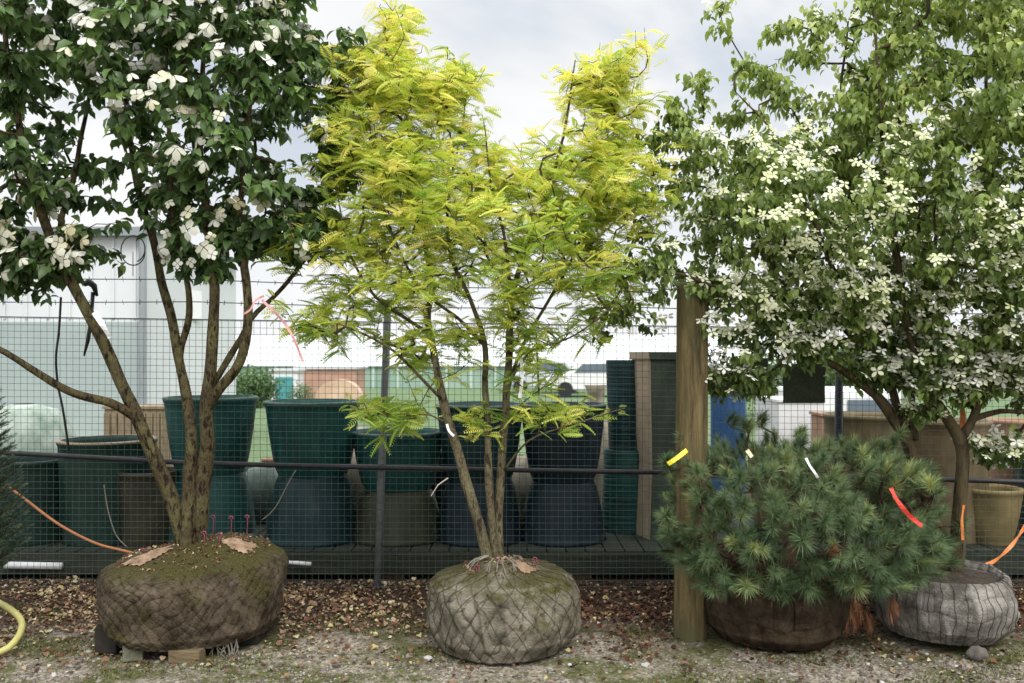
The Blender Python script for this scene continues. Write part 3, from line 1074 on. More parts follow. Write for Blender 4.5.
# ================================================================== tree 3: kousa dogwood on the right
Y3 = 5.05
bark3 = bark('dark_brown_bark', (.022, .015, .010), (.085, .06, .036), (.07, .06, .028))
stems3 = [
    st([(955, 585, -.02, .046), (958, 540, -.02, .040), (960, 490, -.03, .036), (961, 445, -.03, .034), (945, 415, -.05, .028), (932, 395, -.07, .026), (915, 350, -.1, .022), (900, 280, -.12, .018), (890, 200, -.15, .014), (880, 110, -.18, .009), (875, 10, -.2, .005)], Y3),
    st([(960, 440, -.03, .028), (975, 415, .0, .025), (983, 385, .05, .022), (992, 330, .1, .02), (1000, 250, .15, .016), (990, 150, .2, .012), (985, 30, .2, .006)], Y3),
    st([(972, 420, 0, .018), (1000, 411, -.05, .015), (1030, 410, -.1, .012), (1080, 380, -.15, .008), (1110, 300, -.1, .005)], Y3),
    st([(948, 580, .04, .044), (935, 520, .05, .040), (918, 470, .06, .036), (900, 430, .07, .033), (882, 402, .08, .03), (862, 384, .06, .026), (835, 366, .02, .022), (805, 352, -.04, .018), (765, 322, -.1, .014), (720, 290, -.16, .010), (660, 270, -.2, .007), (620, 280, -.2, .004)], Y3),
    st([(908, 440, .06, .026), (895, 400, .1, .024), (882, 350, .14, .021), (868, 280, .2, .018), (850, 200, .22, .014), (840, 110, .22, .009), (850, 20, .2, .005)], Y3),
    st([(888, 390, .1, .018), (860, 330, .0, .016), (830, 260, -.1, .013), (800, 190, -.15, .010), (770, 130, -.2, .006), (735, 92, -.2, .003)], Y3),
    st([(916, 440, .1, .018), (912, 390, .2, .016), (925, 310, .3, .014), (940, 200, .35, .010), (945, 80, .35, .006)], Y3),
    st([(820, 358, 0, .014), (790, 300, .1, .012), (755, 230, .1, .009), (715, 170, .05, .006), (680, 125, 0, .003)], Y3),
]
poly3 = [(850, -60), (1130, -80), (1150, 150), (1120, 380), (1040, 425), (1010, 395), (965, 395), (925, 398), (890, 372), (855, 365), (835, 352), (800, 358), (770, 372), (728, 390), (712, 378), (735, 345), (700, 340), (672, 338), (640, 322), (608, 345), (588, 338), (622, 305), (608, 262), (640, 222), (655, 190), (648, 165), (640, 130), (665, 98), (700, 102), (740, 108), (778, 122), (808, 112), (838, 90), (852, 50), (868, 10)]


def dens3(x, y, d):
    v = 1.0
    if x < 700: v *= .42
    if y > 330 and 740 < x < 860: v *= .55
    return v


tips, px = crown_tips(poly3, Y3, 3900, .80, dens=dens3, nscale=3.6, nthr=-.07, seed=9, tier=.125,
                      holes=[(742, 262, 28, 13), (690, 250, 16, 10), (905, 128, 10, 8), (885, 258, 12, 10), (730, 150, 12, 10), (760, 265, 22, 12), (958, 40, 8, 8), (700, 180, 10, 8)],
                      pads=[(762, 74, 30, 9, 22), (782, 24, 16, 9, 12), (718, 30, 9, 4, 4), (700, 76, 18, 4, 8), (800, 52, 22, 8, 14), (822, 20, 14, 18, 16), (790, 95, 30, 12, 16), (1004, 452, 24, 12, 34), (716, 384, 12, 8, 9), (748, 385, 22, 10, 20), (925, 412, 18, 6, 18), (868, 372, 26, 8, 26), (975, 375, 34, 10, 44), (930, 385, 30, 8, 30), (1010, 350, 20, 12, 20), (800, 345, 30, 10, 24), (735, 375, 26, 10, 20), (720, 8, 8, 5, 4), (670, 110, 12, 10, 9)])
tm, bm, E, ED = grow(stems3, tips, r_tip=.0019, zmin=1.55, power=.40, step=.08)
t3 = thing('dogwood_tree', 'wide layered tree with many small white star blooms rising from the pale root ball', 'tree', (c4[0], c4[1], .4))
tm.build('trunk', bark3, t3, smooth=True)
bm.build('branches', bark('dark_fine_bark', (.02, .014, .010), (.065, .046, .03), (.05, .045, .025)), t3, smooth=True)
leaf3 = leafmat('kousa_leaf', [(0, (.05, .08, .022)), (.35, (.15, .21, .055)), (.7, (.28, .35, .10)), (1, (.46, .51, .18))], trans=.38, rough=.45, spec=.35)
k = 12
pos, X, Yd, Z, sx_, sy_, sz_ = leafy(E, ED, k, .053, .60, 1.15, 1.0, 1, back=.13, up=.4, jitter=.018)
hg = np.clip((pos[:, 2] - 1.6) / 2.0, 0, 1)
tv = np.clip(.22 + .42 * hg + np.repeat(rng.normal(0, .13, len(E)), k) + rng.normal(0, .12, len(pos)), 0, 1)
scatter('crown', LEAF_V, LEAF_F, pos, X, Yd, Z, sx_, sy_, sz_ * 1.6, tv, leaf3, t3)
sel = []
for e in E:
    x = CX + e[0] / Y3 * F
    y = HOR - (e[2] - H) / Y3 * F
    q = .05 if y < 110 else .2 if y < 170 else .5 if y < 240 else .75 if y < 320 else 1
    if x < 700 and y < 330: q *= .3
    if mnoise.noise(Vector(e) * 3.0) < -.05: q *= .3
    sel.append(random.random() < q)
sel = np.array(sel)
fE = np.repeat(E[sel], 4, 0) + rng.normal(0, .03, (sel.sum() * 4, 3)) * np.array([1.5, 1.5, 1.0])
n = len(fE)
fE[:, 2] += .035
fE[:, 1] -= .02
oy = (fE[:, 1] - Y3) * .5
Zf = nrm(np.stack([rng.normal(0, .4, n), rng.normal(-.35, .4, n) + oy - .45 * np.clip(fE[:, 2] - 1.5, 0, 1), np.ones(n) * .8], 1))
Xf = nrm(np.cross(Zf, rng.normal(0, 1, (n, 3))))
Yf = np.cross(Zf, Xf)
bv, bf = bracts(4, .30, -.05)
S = rng.uniform(.024, .040, n) * (1 + .15 * (fE[:, 2] < 1.85))
petal3 = leafmat('star_bract', [(0, (.48, .52, .24)), (.4, (.68, .70, .44)), (.75, (.80, .80, .62)), (1, (.88, .88, .80))], trans=.3, rough=.6, spec=.2, tboost=1.0)
scatter('blossoms', bv, bf, fE, Xf, Yf, Zf, S, S, S * rng.uniform(.5, 5, n), np.clip(.48 + .32 * (fE[:, 2] < 1.85) + rng.normal(0, .25, n), 0, 1), petal3, t3)

# ================================================================== bushy pine
pt = thing('pine_shrub', 'low bushy blue-green pine with long soft needles between the post and pale root ball', 'pine shrub', (c3[0], c3[1], .38))
pc = Vector((1.66, 5.0, .67))
semi = Vector((.70, .62, .42))
tufts = []
r_ = random.Random(3)
while len(tufts) < 800:
    d = Vector((r_.gauss(0, 1), r_.gauss(0, 1), r_.gauss(0, 1))).normalized()
    if d.y > .75: continue
    dn = (abs(d.x) ** 3.2 + abs(d.y) ** 3.2 + abs(d.z) ** 3.2) ** (1 / 3.2)
    k = r_.uniform(.55, 1.03) if r_.random() < .3 else r_.uniform(.86, 1.05)
    k *= 1 + .20 * mnoise.noise(d * 2.6 + Vector((5, 0, 0)))
    p = pc + Vector((d.x * semi.x, d.y * semi.y, d.z * semi.z)) * (k / dn)
    if p.z < .36 + .10 * mnoise.noise(Vector((p.x * 5, p.y * 5, 0))): continue
    # dark hollow left of middle
    if k > .95 and mnoise.noise(p * 3.1 + Vector((2, 1, 0))) < -.36: continue
    tufts.append((p, (d * .8 + Vector((r_.gauss(0, .25), r_.gauss(0, .25), .45))).normalized()))
for (x, y, Y) in ((780, 585, 4.5), (775, 592, 4.48), (786, 580, 4.5), (700, 560, 4.6), (720, 500, 4.5), (665, 520, 4.75), (940, 555, 4.9), (745, 430, 5.1), (760, 420, 5.1), (735, 425, 5.15), (803, 436, 5), (880, 450, 5.0), (895, 440, 5), (925, 470, 5), (690, 445, 4.95), (668, 462, 4.95), (957, 530, 5)):
    for _ in range(3):
        tufts.append((at(x + r_.uniform(-6, 6), y + r_.uniform(-6, 6), Y), Vector((r_.uniform(-.4, .4), -.4, .6)).normalized()))
root = Vector((1.55, 5.0, .36))
st_p = [[(root, .05), (root + Vector((.05, -.02, .15)), .04), (root + Vector((.12, 0, .35)), .025), (root + Vector((.18, 0, .6)), .012)],
        [(root, .045), (root + Vector((-.2, -.1, .08)), .03), (root + Vector((-.45, -.15, .18)), .014)],
        [(root, .045), (root + Vector((.3, -.1, .1)), .035), (root + Vector((.65, -.15, .22)), .016)],
        [(root, .04), (root + Vector((.1, -.25, .12)), .03), (root + Vector((.15, -.5, .25)), .012)]]
tm, bm, E, ED = grow(st_p, [p - d * .03 for p, d in tufts], r_tip=.0035, zmin=.3, power=.4)
brp = bark('pine_bark', (.03, .02, .012), (.11, .07, .045), (.09, .06, .04))
tm.build('trunk', brp, pt, smooth=True)
nb = len(bm.f)
for p, d in tufts:
    if r_.random() < .6:
        bm.tube([p - d * .03, p + d * .02, p + d * .035], [.004, .0045, .002], n=5)
o = bm.build('branches', brp, pt, smooth=True)
o.data.materials.append(pmat('candle', [(.3, (.22, .18, .05)), (.7, (.36, .28, .09))], scale=30))
for f_ in o.data.polygons[nb:]:
    f_.material_index = 1


def needles(name, tf, per, L, wd, cone, m, parent, along=.05, tintf=None, bend=.3):
    P = np.array([tuple(p) for p, d in tf])
    Dd = np.array([tuple(d) for p, d in tf])
    n = len(P) * per
    base = np.repeat(P, per, 0)
    dd = np.repeat(Dd, per, 0)
    s = rng.random(n)
    rv = rng.normal(0, 1, (n, 3))
    perp = nrm(rv - dd * (rv * dd).sum(1, keepdims=True))
    ang = np.radians(rng.uniform(cone[0], cone[1], n)) * (1.15 - .6 * s)
    Yd = dd * np.cos(ang)[:, None] + perp * np.sin(ang)[:, None]
    pos = base + dd * ((s - .6) * along)[:, None]
    X, Yd, Z = frame(Yd, perp + .01)
    LL = L * rng.uniform(.7, 1.15, n) * np.repeat(rng.uniform(.65, 1.15, len(P)), per)
    V = [(-.5, 0, 0), (.5, 0, 0), (-.4, .55, .0), (.4, .55, .0), (0, 1, 0)]
    Fc = [(0, 1, 3, 2), (2, 3, 4)]
    tp = np.repeat(rng.normal(.45, .17, len(P)) if tintf is None else tintf, per) + rng.normal(0, .12, n)
    o = scatter(name, V, Fc, pos, X, Yd, Z, wd, LL, LL, np.clip(tp, 0, 1), m, parent)
    # gravity sag of the needle tips
    me = o.data
    co = np.zeros(len(me.vertices) * 3)
    me.vertices.foreach_get('co', co)
    co = co.reshape(-1, 5, 3)
    co[:, 4, 2] -= LL * bend * .45
    co[:, 2:4, 2] -= (LL * bend * .12)[:, None]
    me.vertices.foreach_set('co', co.ravel())
    me.update()
    return o


ndm = leafmat('pine_needle', [(0, (.032, .055, .022)), (.35, (.088, .14, .064)), (.7, (.18, .25, .12)), (1, (.38, .42, .16))], trans=.25, rough=.5, spec=.3)
tz = np.array([.42 + .25 * (p.z - .6) + .22 * r_.gauss(0, 1) for p, d in tufts])
needles('needles', tufts, 135, .082, .0023, (6, 92), ndm, pt, along=.05, tintf=tz, bend=.32)
cdm = pmat('candle', [(.3, (.14, .12, .03)), (.7, (.24, .19, .06))], scale=30)
ddm = leafmat('dead_needle', [(0, (.16, .06, .03)), (.5, (.30, .13, .065)), (1, (.42, .2, .10))], trans=.1)
dead = [(at(856 + r_.uniform(-14, 16), 606 + r_.uniform(-12, 14), 4.85), Vector((r_.uniform(-.3, .3), -.3, -1)).normalized()) for _ in range(14)]
dead += [(at(893 + r_.uniform(-6, 6), 604 + r_.uniform(-6, 6), 4.75), Vector((.1, -.2, -1)).normalized()) for _ in range(4)]
dead += [(at(828 + r_.uniform(-4, 4), 550 + r_.uniform(-4, 4), 4.45), Vector((.1, -.5, .2)).normalized()) for _ in range(2)]
needles('dead_needles', dead, 55, .075, .0022, (5, 50), ddm, pt)

# ================================================================== spruce at left edge
sp_ = thing('young_spruce', 'dark blue-green young conifer cut off by the left edge of the photo', 'conifer', at(-40, 640, 4.8))
ax = at(-44, 640, 4.75)
tfs, gs = [], MB()
gs.tube([Vector((ax.x, ax.y, 0)), Vector((ax.x, ax.y, 1.5))], [.03, .008], n=8)
for k in range(150):
    z = .28 + 1.12 * k / 149
    az = k * 2.4
    ln = .30 * (1 - ((z - .28) / 1.3) ** 1.6) + .10
    dz = .75
    d = Vector((math.cos(az), math.sin(az), dz)).normalized()
    p0 = Vector((ax.x, ax.y, z))
    gs.tube([p0, p0 + d * ln * .5 + Vector((0, 0, -.02)), p0 + d * ln], [.006, .004, .002], n=4)
    for q in range(int(ln / .04)):
        p = p0 + d * (ln - q * .04)
        tfs.append((p, d))
        if q % 2:
            for s in (-1, 1):
                sd = (d + Vector((-d.y, d.x, .1)) * s * .9).normalized()
                for e in range(3):
                    tfs.append((p + sd * (.03 + .03 * e) * (1 if ln - q * .04 < ln * .9 else .7), sd))
gs.build('trunk', brp, sp_)
spm = leafmat('spruce_needle', [(0, (.018, .03, .018)), (.5, (.05, .075, .045)), (1, (.13, .16, .075))], trans=.15)
needles('needles', tfs, 34, .024, .0024, (25, 75), spm, sp_, along=.05, bend=.05)

# ================================================================== ribbons, tags and hoses
def ribbon(name, label, cat, pts, wd, m, Y=None, grp=None):
    g = MB()
    P = [at(*p) for p in pts]
    sp = [q for q, r in smoothpath([(p, 1) for p in P], .02)]
    n = len(sp)
    for k, p in enumerate(sp):
        tw = .5 * math.sin(k * .7)
        t = (sp[min(k + 1, n - 1)] - sp[max(k - 1, 0)]).normalized()
        sd = t.cross(Vector((0, 1, 0))).normalized() * math.cos(tw) + Vector((0, 1, 0)) * math.sin(tw)
        g.v += [tuple(p - sd * wd / 2), tuple(p + sd * wd / 2)]
    for k in range(n - 1):
        g.f.append((2 * k, 2 * k + 1, 2 * k + 3, 2 * k + 2))
    return tag(g.build(name, m), label, cat, grp)


redm = pmat('red_tape', [(.3, (.55, .035, .025)), (.7, (.70, .07, .05))], scale=20, rough=.4)
pinkm = pmat('pink_tape', [(.3, (.55, .24, .24)), (.7, (.66, .36, .36))], scale=20, rough=.4)
orgm = pmat('orange_tape', [(.3, (.55, .16, .04)), (.7, (.68, .25, .08))], scale=20, rough=.5)
whm = pmat('white_tape', [(.3, (.7, .72, .74)), (.7, (.82, .84, .85))], scale=20, rough=.5)
yem = pmat('yellow_tag', [(.3, (.75, .62, .04)), (.7, (.85, .74, .08))], scale=20, rough=.5)
ribbon('marking_tape', 'bright red ribbon hanging on the right side of the pine', 'ribbon', [(891, 488, 4.3), (897, 500, 4.28), (908, 514, 4.28), (922, 526, 4.3)], .022, redm)
ribbon('marking_tape', 'small white curled ribbon on top of the pine', 'ribbon', [(806, 458, 4.45), (810, 466, 4.42), (815, 473, 4.42), (818, 478, 4.44)], .014, whm)
ribbon('plant_tag', 'yellow tag on the upper left of the pine', 'tag', [(668, 464, 4.55), (677, 458, 4.53), (687, 450, 4.55)], .024, yem)
ribbon('marking_tape', 'faded pink ribbon trailing from the right stems of the large-flowered tree', 'ribbon', [(262, 300, 4.8), (280, 318, 4.78), (292, 335, 4.78), (303, 362, 4.78)], .015, pinkm)
ribbon('marking_tape', 'red ribbon tied round a stem of the large-flowered tree', 'ribbon', [(243, 314, 4.76), (250, 310, 4.74), (256, 300, 4.76), (264, 296, 4.78)], .012, pinkm)
ribbon('marking_tape', 'orange strap slanting down to the pale grey root ball', 'ribbon', [(1040, 505, 5.3), (1024, 528, 5.3), (1012, 545, 5.25), (996, 560, 5.2), (985, 565, 5.15)], .022, orgm)
ribbon('marking_tape', 'thin orange strip hanging beside the lower stem at right', 'ribbon', [(964, 505, 4.93), (962, 520, 4.93), (963, 540, 4.93)], .016, orgm)
ribbon('marking_tape', 'orange strip between the forked stems of the star-bloom tree', 'ribbon', [(960, 395, 5.2), (963, 415, 5.2), (962, 428, 5.2)], .03, orgm)
ribbon('plant_tag', 'narrow white tag hanging against the golden tree stem', 'tag', [(521, 358, 4.9), (522, 375, 4.9), (520, 398, 4.9)], .02, whm)
ribbon('plant_tag', 'white twisted label tied on the left stem of the golden tree', 'tag', [(447, 424, 4.86), (449, 431, 4.85), (454, 436, 4.86)], .014, whm)
ribbon('plant_tag', 'white paper label hanging on the left stem of the large-flowered tree', 'tag', [(94, 312, 4.8), (102, 324, 4.78), (110, 338, 4.8)], .03, whm)
ribbon('plant_tag', 'small pale tag near the top of the pine', 'tag', [(747, 450, 4.45), (752, 457, 4.44)], .022, pmat('beige_tag', [(.3, (.6, .5, .3)), (.7, (.7, .6, .38))]))


def cable(name, label, cat, pts, r, m, n=8):
    sp = [q for q, _ in smoothpath([(at(*p), 1) for p in pts], .03)]
    return tag(MB().tube(sp, r, n=n).build(name, m, smooth=True), label, cat)


hosem = pmat('yellow_hose', [(.3, (.36, .33, .10)), (.7, (.46, .43, .16))], scale=20, rough=.5)
cable('garden_hose', 'pale yellow hose looping on the ground at the left edge', 'hose',
      [(-60, 590, 5.3), (-15, 598, 5.2), (5, 606, 5.05), (21, 620, 4.9), (18, 637, 4.72), (0, 652, 4.62), (-40, 655, 4.55), (-80, 650, 4.5)], .018, hosem, 10)
blackp = pmat('black_plastic', [(.3, (.012, .012, .014)), (.7, (.03, .03, .034))], scale=20, rough=.4)
orh = pmat('orange_cable_m', [(.3, (.34, .13, .05)), (.7, (.44, .19, .08))], scale=20, rough=.5)
cable('orange_cable', 'orange cable drooping across the fence behind the largest root ball', 'cable', [(5, 484, 5.85), (30, 503, 5.84), (60, 525, 5.82), (95, 543, 5.8), (125, 551, 5.8), (160, 560, 5.8)], .009, orh)
cable('hanging_tube', 'black slim tube hanging on the fence at far left', 'tube', [(61, 297, 5.9), (59, 330, 5.9), (56, 358, 5.9), (58, 385, 5.92), (63, 410, 5.92), (69, 450, 5.95)], .008, blackp)
t = thing('hanging_tool', 'black hooked tool hanging from the barbed wire at left', 'tool', at(90, 285, 5.9))
MB().tube([at(93, 292, 5.9), at(91, 320, 5.9), at(88, 340, 5.9), at(84, 356, 5.9)], [.014, .012, .014, .006], n=8).build('shaft', blackp, t, smooth=True)
MB().tube([at(84, 284, 5.9), at(89, 282, 5.9), at(94, 286, 5.9), at(97, 296, 5.9)], [.02, .026, .022, .01], n=8).build('hook', blackp, t, smooth=True)

# ================================================================== fence
def fz(x):
    return -.028 * (x + 2) * .5   # the line drops a little to the right


FY = 5.98
galv = pmat('galvanised_steel', [(.3, (.10, .105, .11)), (.7, (.2, .205, .21))], scale=12, rough=.55)
darkst = pmat('dark_steel', [(.3, (.022, .025, .032)), (.7, (.05, .054, .065))], scale=12, rough=.5)
wirem = pmat('green_wire', [(.3, (.035, .055, .05)), (.7, (.07, .10, .09))], scale=6, rough=.6)
wf = thing('wire_fence', 'tall dark green welded wire mesh fence running across behind the trees', 'fence', (0, FY, 0))
g = MB()


def wire(g, a, b, r):
    g.tube([a, b], r, n=3, cap=False)


W0, W1 = -5.2, 5.2
top = lambda x: 1.86 + fz(x)
x = W0
rr = random.Random(2)
while x <= W1:
    pts = []
    for q in range(5):
        z = .01 + (top(x) - .01) * q / 4
        pts.append(Vector((x + .004 * mnoise.noise(Vector((x * 3, z * 2, 0))), FY + .012 * mnoise.noise(Vector((x * .9, z * 1.4, 2))), z)))
    g.tube(pts, .0016, n=3, cap=False)
    x += .0445
for k in range(42):
    z0 = .03 + k * .0445
    if z0 > 1.86: break
    pts = []
    for q in range(53):
        x = W0 + (W1 - W0) * q / 52
        z = z0 + fz(x) * z0 / 1.86
        pts.append(Vector((x, FY - .0025 + .012 * mnoise.noise(Vector((x * .9, z * 1.4, 2))), z)))
    g.tube(pts, .0016, n=3, cap=False)
g.build('wire_mesh', wirem, wf)
MB().tube([(x, FY, top(x) + .002) for x in np.linspace(W0, W1, 30)], .004, n=6).build('top_wire', darkst, wf)
sp = [(at(20 + 1004 * 0, 0, 1), 0)]
for (pt_, pb, ma, rad, nm) in (((388, 300), (377, 600), galv, .026, 'post'), ((839, 352), (838, 600), darkst, .026, 'post'), ((-76, 300), (-70, 596), galv, .026, 'post'), ((1290, 330), (1290, 605), galv, .026, 'post')):
    a, b_ = at(*pt_, FY + .045), at(*pb, FY + .045)
    b_.z = -.05
    MB().tube([b_, a], rad, n=16).build('post', ma, wf, smooth=True)
MB().tube([at(536, 332, FY + .02), at(539, 395, FY + .02)], .007, n=8).build('stay', darkst, wf)
pr = [(-150, 449), (20, 453.5), (190, 463), (380, 467.5), (512, 470), (700, 473), (860, 477), (1024, 482), (1250, 488)]
pipe = MB().tube([at(x, y, FY - .03) for x, y in pr], .017, n=12).build('irrigation_pipe', blackp, smooth=True)
tag(pipe, 'black plastic pipe tied along the fence at waist height', 'pipe')
brk = MB()
for (l, z0, z1, lab) in ((0, 275, 296, 'upper'), (1, 299, 312, 'lower')):
    g = MB()
    pts = []
    for q in range(90):
        x = W0 + (W1 - W0) * q / 89
        pxx = CX + x / FY * F
        py_ = z0 + (z1 - z0) * pxx / 1024
        zz = at(pxx, py_, FY).z - .02 * math.sin(PI * ((x - .9) / 3.1 % 1))
        pts.append(Vector((x, FY + .03, zz)))
    g.tube(pts, .0034, n=5, cap=False)
    for q in range(88):
        p = pts[q] * .5 + pts[q + 1] * .5
        for k in range(2):
            d = Vector((rr.uniform(-.4, .4), rr.uniform(-.5, .5), rr.choice((-1, 1)))).normalized() * .018
            g.tube([p - d, p + d], .0016, n=3)
    tag(g.build('barbed_wire', darkst), f'{lab} strand of dark barbed wire above the mesh fence', 'barbed wire')
# dark cloth panels on the fence
clothm = pmat('black_shade_cloth', [(.3, (.04, .048, .034)), (.7, (.075, .085, .06))], scale=60, rough=.9)


def cloth(x0, y0, x1, y1, lab):
    g = MB()
    n_ = 10
    for j in range(n_ + 1):
        for i in range(n_ + 1):
            p = at(x0 + (x1 - x0) * i / n_, y0 + (y1 - y0) * j / n_, FY - .02)
            p.y += .012 * mnoise.noise(Vector((i * .4, j * .3, x0)))
            g.v.append(tuple(p))
    for j in range(n_):
        for i in range(n_):
            a = j * (n_ + 1) + i
            g.f.append((a, a + 1, a + n_ + 2, a + n_ + 1))
    return tag(g.build('shade_cloth', clothm, smooth=True), lab, 'shade cloth')


cloth(783, 364, 825, 403, 'dark square of shade cloth hung on the fence beside the dark steel post')
cloth(735, 358, 768, 389, 'smaller dark cloth square hung higher, above the blue barrel')

# wooden post
pw, nt, b = mat('weathered_post_wood')
tc = nt.nodes.new('ShaderNodeTexCoord')
mp = nt.nodes.new('ShaderNodeMapping')
mp.inputs['Scale'].default_value = (1, 1, .08)
nt.links.new(tc.outputs['Object'], mp.inputs[0])
n1 = N(nt, 'ShaderNodeTexNoise', Scale=30.0, Detail=10.0, Roughness=.8, Distortion=.4)
nt.links.new(mp.outputs[0], n1.inputs['Vector'])
n2 = N(nt, 'ShaderNodeTexNoise', Scale=3.5, Detail=5.0)
nt.links.new(tc.outputs['Object'], n2.inputs['Vector'])
ca = ramp(nt, [(.34, (.014, .010, .006)), (.46, (.09, .064, .025)), (.56, (.15, .11, .045)), (.7, (.23, .175, .08))], n1.outputs['Fac'])
mx = nt.nodes.new('ShaderNodeMixRGB')
nt.links.new(ramp(nt, [(.45, (0, 0, 0)), (.62, (.7, .7, .7))], n2.outputs['Fac']), mx.inputs[0])
nt.links.new(ca, mx.inputs[1])
mx.inputs[2].default_value = (.075, .075, .03, 1)
nt.links.new(mx.outputs[0], b.inputs['Base Color'])
b.inputs['Roughness'].default_value = .9
bp = N(nt, 'ShaderNodeBump', Strength=.8, Distance=.012)
nt.links.new(n1.outputs['Fac'], bp.inputs['Height'])
nt.links.new(bp.outputs[0], b.inputs['Normal'])
g = MB()
PB, PT = at(690, 645, 4.98), at(693, 283, 4.98)
PB.z = -.03
nn = 64
NR = 60
for k in range(NR + 1):
    t_ = k / NR
    p = PB.lerp(PT, t_)
    for j in range(nn):
        an = 2 * PI * j / nn
        r = .092 * (1 - .04 * t_) * (1 + .05 * mnoise.noise(Vector((math.cos(an) * 2, math.sin(an) * 2, p.z * .8))) + .03 * mnoise.noise(Vector((math.cos(an) * 6, math.sin(an) * 6, p.z * 1.5))) - .09 * max(0, mnoise.noise(Vector((math.cos(an) * 7, math.sin(an) * 7, p.z * .7 + 4))) - .25))
        g.v.append((p.x + r * math.cos(an), p.y + r * math.sin(an), p.z + (.006 * math.sin(3 * an) if k == NR else 0)))
for k in range(NR):
    for j in range(nn):
        a, b_ = k * nn + j, k * nn + (j + 1) % nn
        g.f.append((a, b_, b_ + nn, a + nn))
g.f.append(tuple(NR * nn + j for j in range(nn)))
tag(g.build('wooden_post', pw, smooth=True), 'thick round weathered wooden post standing behind the pine', 'post')

# ================================================================== deck and glazed pots behind the fence
DZ = .20
deckm = pmat('grey_green_timber', [(.3, (.014, .018, .012)), (.7, (.042, .047, .032))], scale=5, rough=.85, stretch=(1, 8, 8), bump=.3)
dk = thing('timber_deck', 'long low timber staging under the glazed pots behind the fence', 'staging', (0, 7, 0))
g = MB()
x = -5.5
while x < 6.0:
    g.box((x, 7.35, DZ - .015), (.13, 2.1, .03))
    x += .142
g.build('planks', deckm, dk)
MB().box((.25, 6.29, DZ - .085), (11.6, .045, .15)).build('front_beam', deckm, dk)
MB().box((.25, 8.38, DZ - .085), (11.6, .045, .15)).build('rear_beam', deckm, dk)
for x in (-4.6, -3.3, -2.15, -.86, .5, 1.9, 3.2, 4.6):
    MB().box((x, 6.35, .05), (.16, .07, .13)).build('leg', pmat('leg_wood', [(.3, (.07, .04, .022)), (.7, (.12, .075, .04))]), dk)
back = thing('under_deck_shade', 'dark board standing in for the shade under the pot staging', 'shade_board', (0, 6.9, 0))
MB().box((.25, 6.55, .075), (11.4, .02, .15)).build('board', dark, back)  # near-black board added as painted shade for the open gap beneath the deck


def glaze(name, c1, c2, rough=.30, c3=None, zs=2.0):
    m, nt, b = mat(name)
    tc = nt.nodes.new('ShaderNodeTexCoord')
    mp = nt.nodes.new('ShaderNodeMapping')
    mp.inputs['Scale'].default_value = (1.5, 1.5, zs * .4)
    nt.links.new(tc.outputs['Object'], mp.inputs[0])
    n1 = N(nt, 'ShaderNodeTexNoise', Scale=5.0, Detail=6.0, Roughness=.6)
    nt.links.new(mp.outputs[0], n1.inputs['Vector'])
    base = ramp(nt, [(.3, c1), (.7, c2)], n1.outputs['Fac'])
    # dust and water streaks running down the sides
    mp2 = nt.nodes.new('ShaderNodeMapping')
    mp2.inputs['Scale'].default_value = (1, 1, .12)
    nt.links.new(tc.outputs['Object'], mp2.inputs[0])
    n2 = N(nt, 'ShaderNodeTexNoise', Scale=22.0, Detail=8.0, Roughness=.75)
    nt.links.new(mp2.outputs[0], n2.inputs['Vector'])
    n3 = N(nt, 'ShaderNodeTexNoise', Scale=3.0, Detail=6.0, Roughness=.7)
    nt.links.new(tc.outputs['Object'], n3.inputs['Vector'])
    mu = N(nt, 'ShaderNodeMath', operation='MULTIPLY')
    nt.links.new(ramp(nt, [(.48, (0, 0, 0)), (.75, (.4, .4, .4))], n2.outputs['Fac']), mu.inputs[0])
    nt.links.new(ramp(nt, [(.4, (.15, .15, .15)), (.7, (1, 1, 1))], n3.outputs['Fac']), mu.inputs[1])
    md = nt.nodes.new('ShaderNodeMixRGB')
    nt.links.new(mu.outputs[0], md.inputs[0])
    nt.links.new(base, md.inputs[1])
    md.inputs[2].default_value = (c2[0] * .6 + .10, c2[1] * .6 + .10, c2[2] * .6 + .085, 1)
    nt.links.new(md.outputs[0], b.inputs['Base Color'])
    nt.links.new(ramp(nt, [(.3, (rough, rough, rough)), (.7, (.8, .8, .8))], n3.outputs['Fac']), b.inputs['Roughness'])
    b.inputs['Specular IOR Level'].default_value = .3
    return m


teal = glaze('teal_glaze', (.003, .036, .034), (.006, .068, .060))
tealn = glaze('blue_teal_glaze', (.002, .016, .020), (.005, .032, .037))
navy = glaze('navy_glaze', (.002, .009, .016), (.005, .017, .028))
dgreen = glaze('dark_green_glaze', (.005, .020, .015), (.012, .040, .029))
olive = glaze('olive_glaze', (.05, .045, .02), (.13, .11, .055))
brown = glaze('brown_glaze', (.09, .065, .03), (.20, .145, .08))
celadon = glaze('celadon_glaze', (.17, .25, .19), (.5, .55, .48), .5)
stonem = glaze('stone_glaze', (.16, .14, .10), (.38, .34, .26), .6)
terr = glaze('terracotta', (.26, .15, .09), (.42, .27, .18), .8)
blue = glaze('blue_plastic', (.015, .06, .16), (.03, .09, .22), .5)
ochre = glaze('ochre_glaze', (.13, .10, .04), (.25, .19, .08), .5)
rimm = pmat('unglazed_rim', [(.3, (.05, .10, .085)), (.7, (.12, .17, .14))], scale=12)


def pot_prof(R, Rb, h, lip=.02, belly=0.0):
    pr = [(0, 0.0), (Rb, 0.0), (Rb * 1.0, .01)]
    for k in range(1, 13):
        t = k / 12
        r = Rb + (R - .008 - Rb) * (t ** .62) + belly * math.sin(PI * t)
        pr.append((r, .01 + (h - .05) * t))
    pr += [(R - .004, h - .035), (R + .002, h - .02), (R, h - .004), (R - .008, h), (R - .03, h), (R - .04, h - .03), (R - .06, h * .5), (max(Rb - .03, .02), .03), (0, .03)]
    return pr


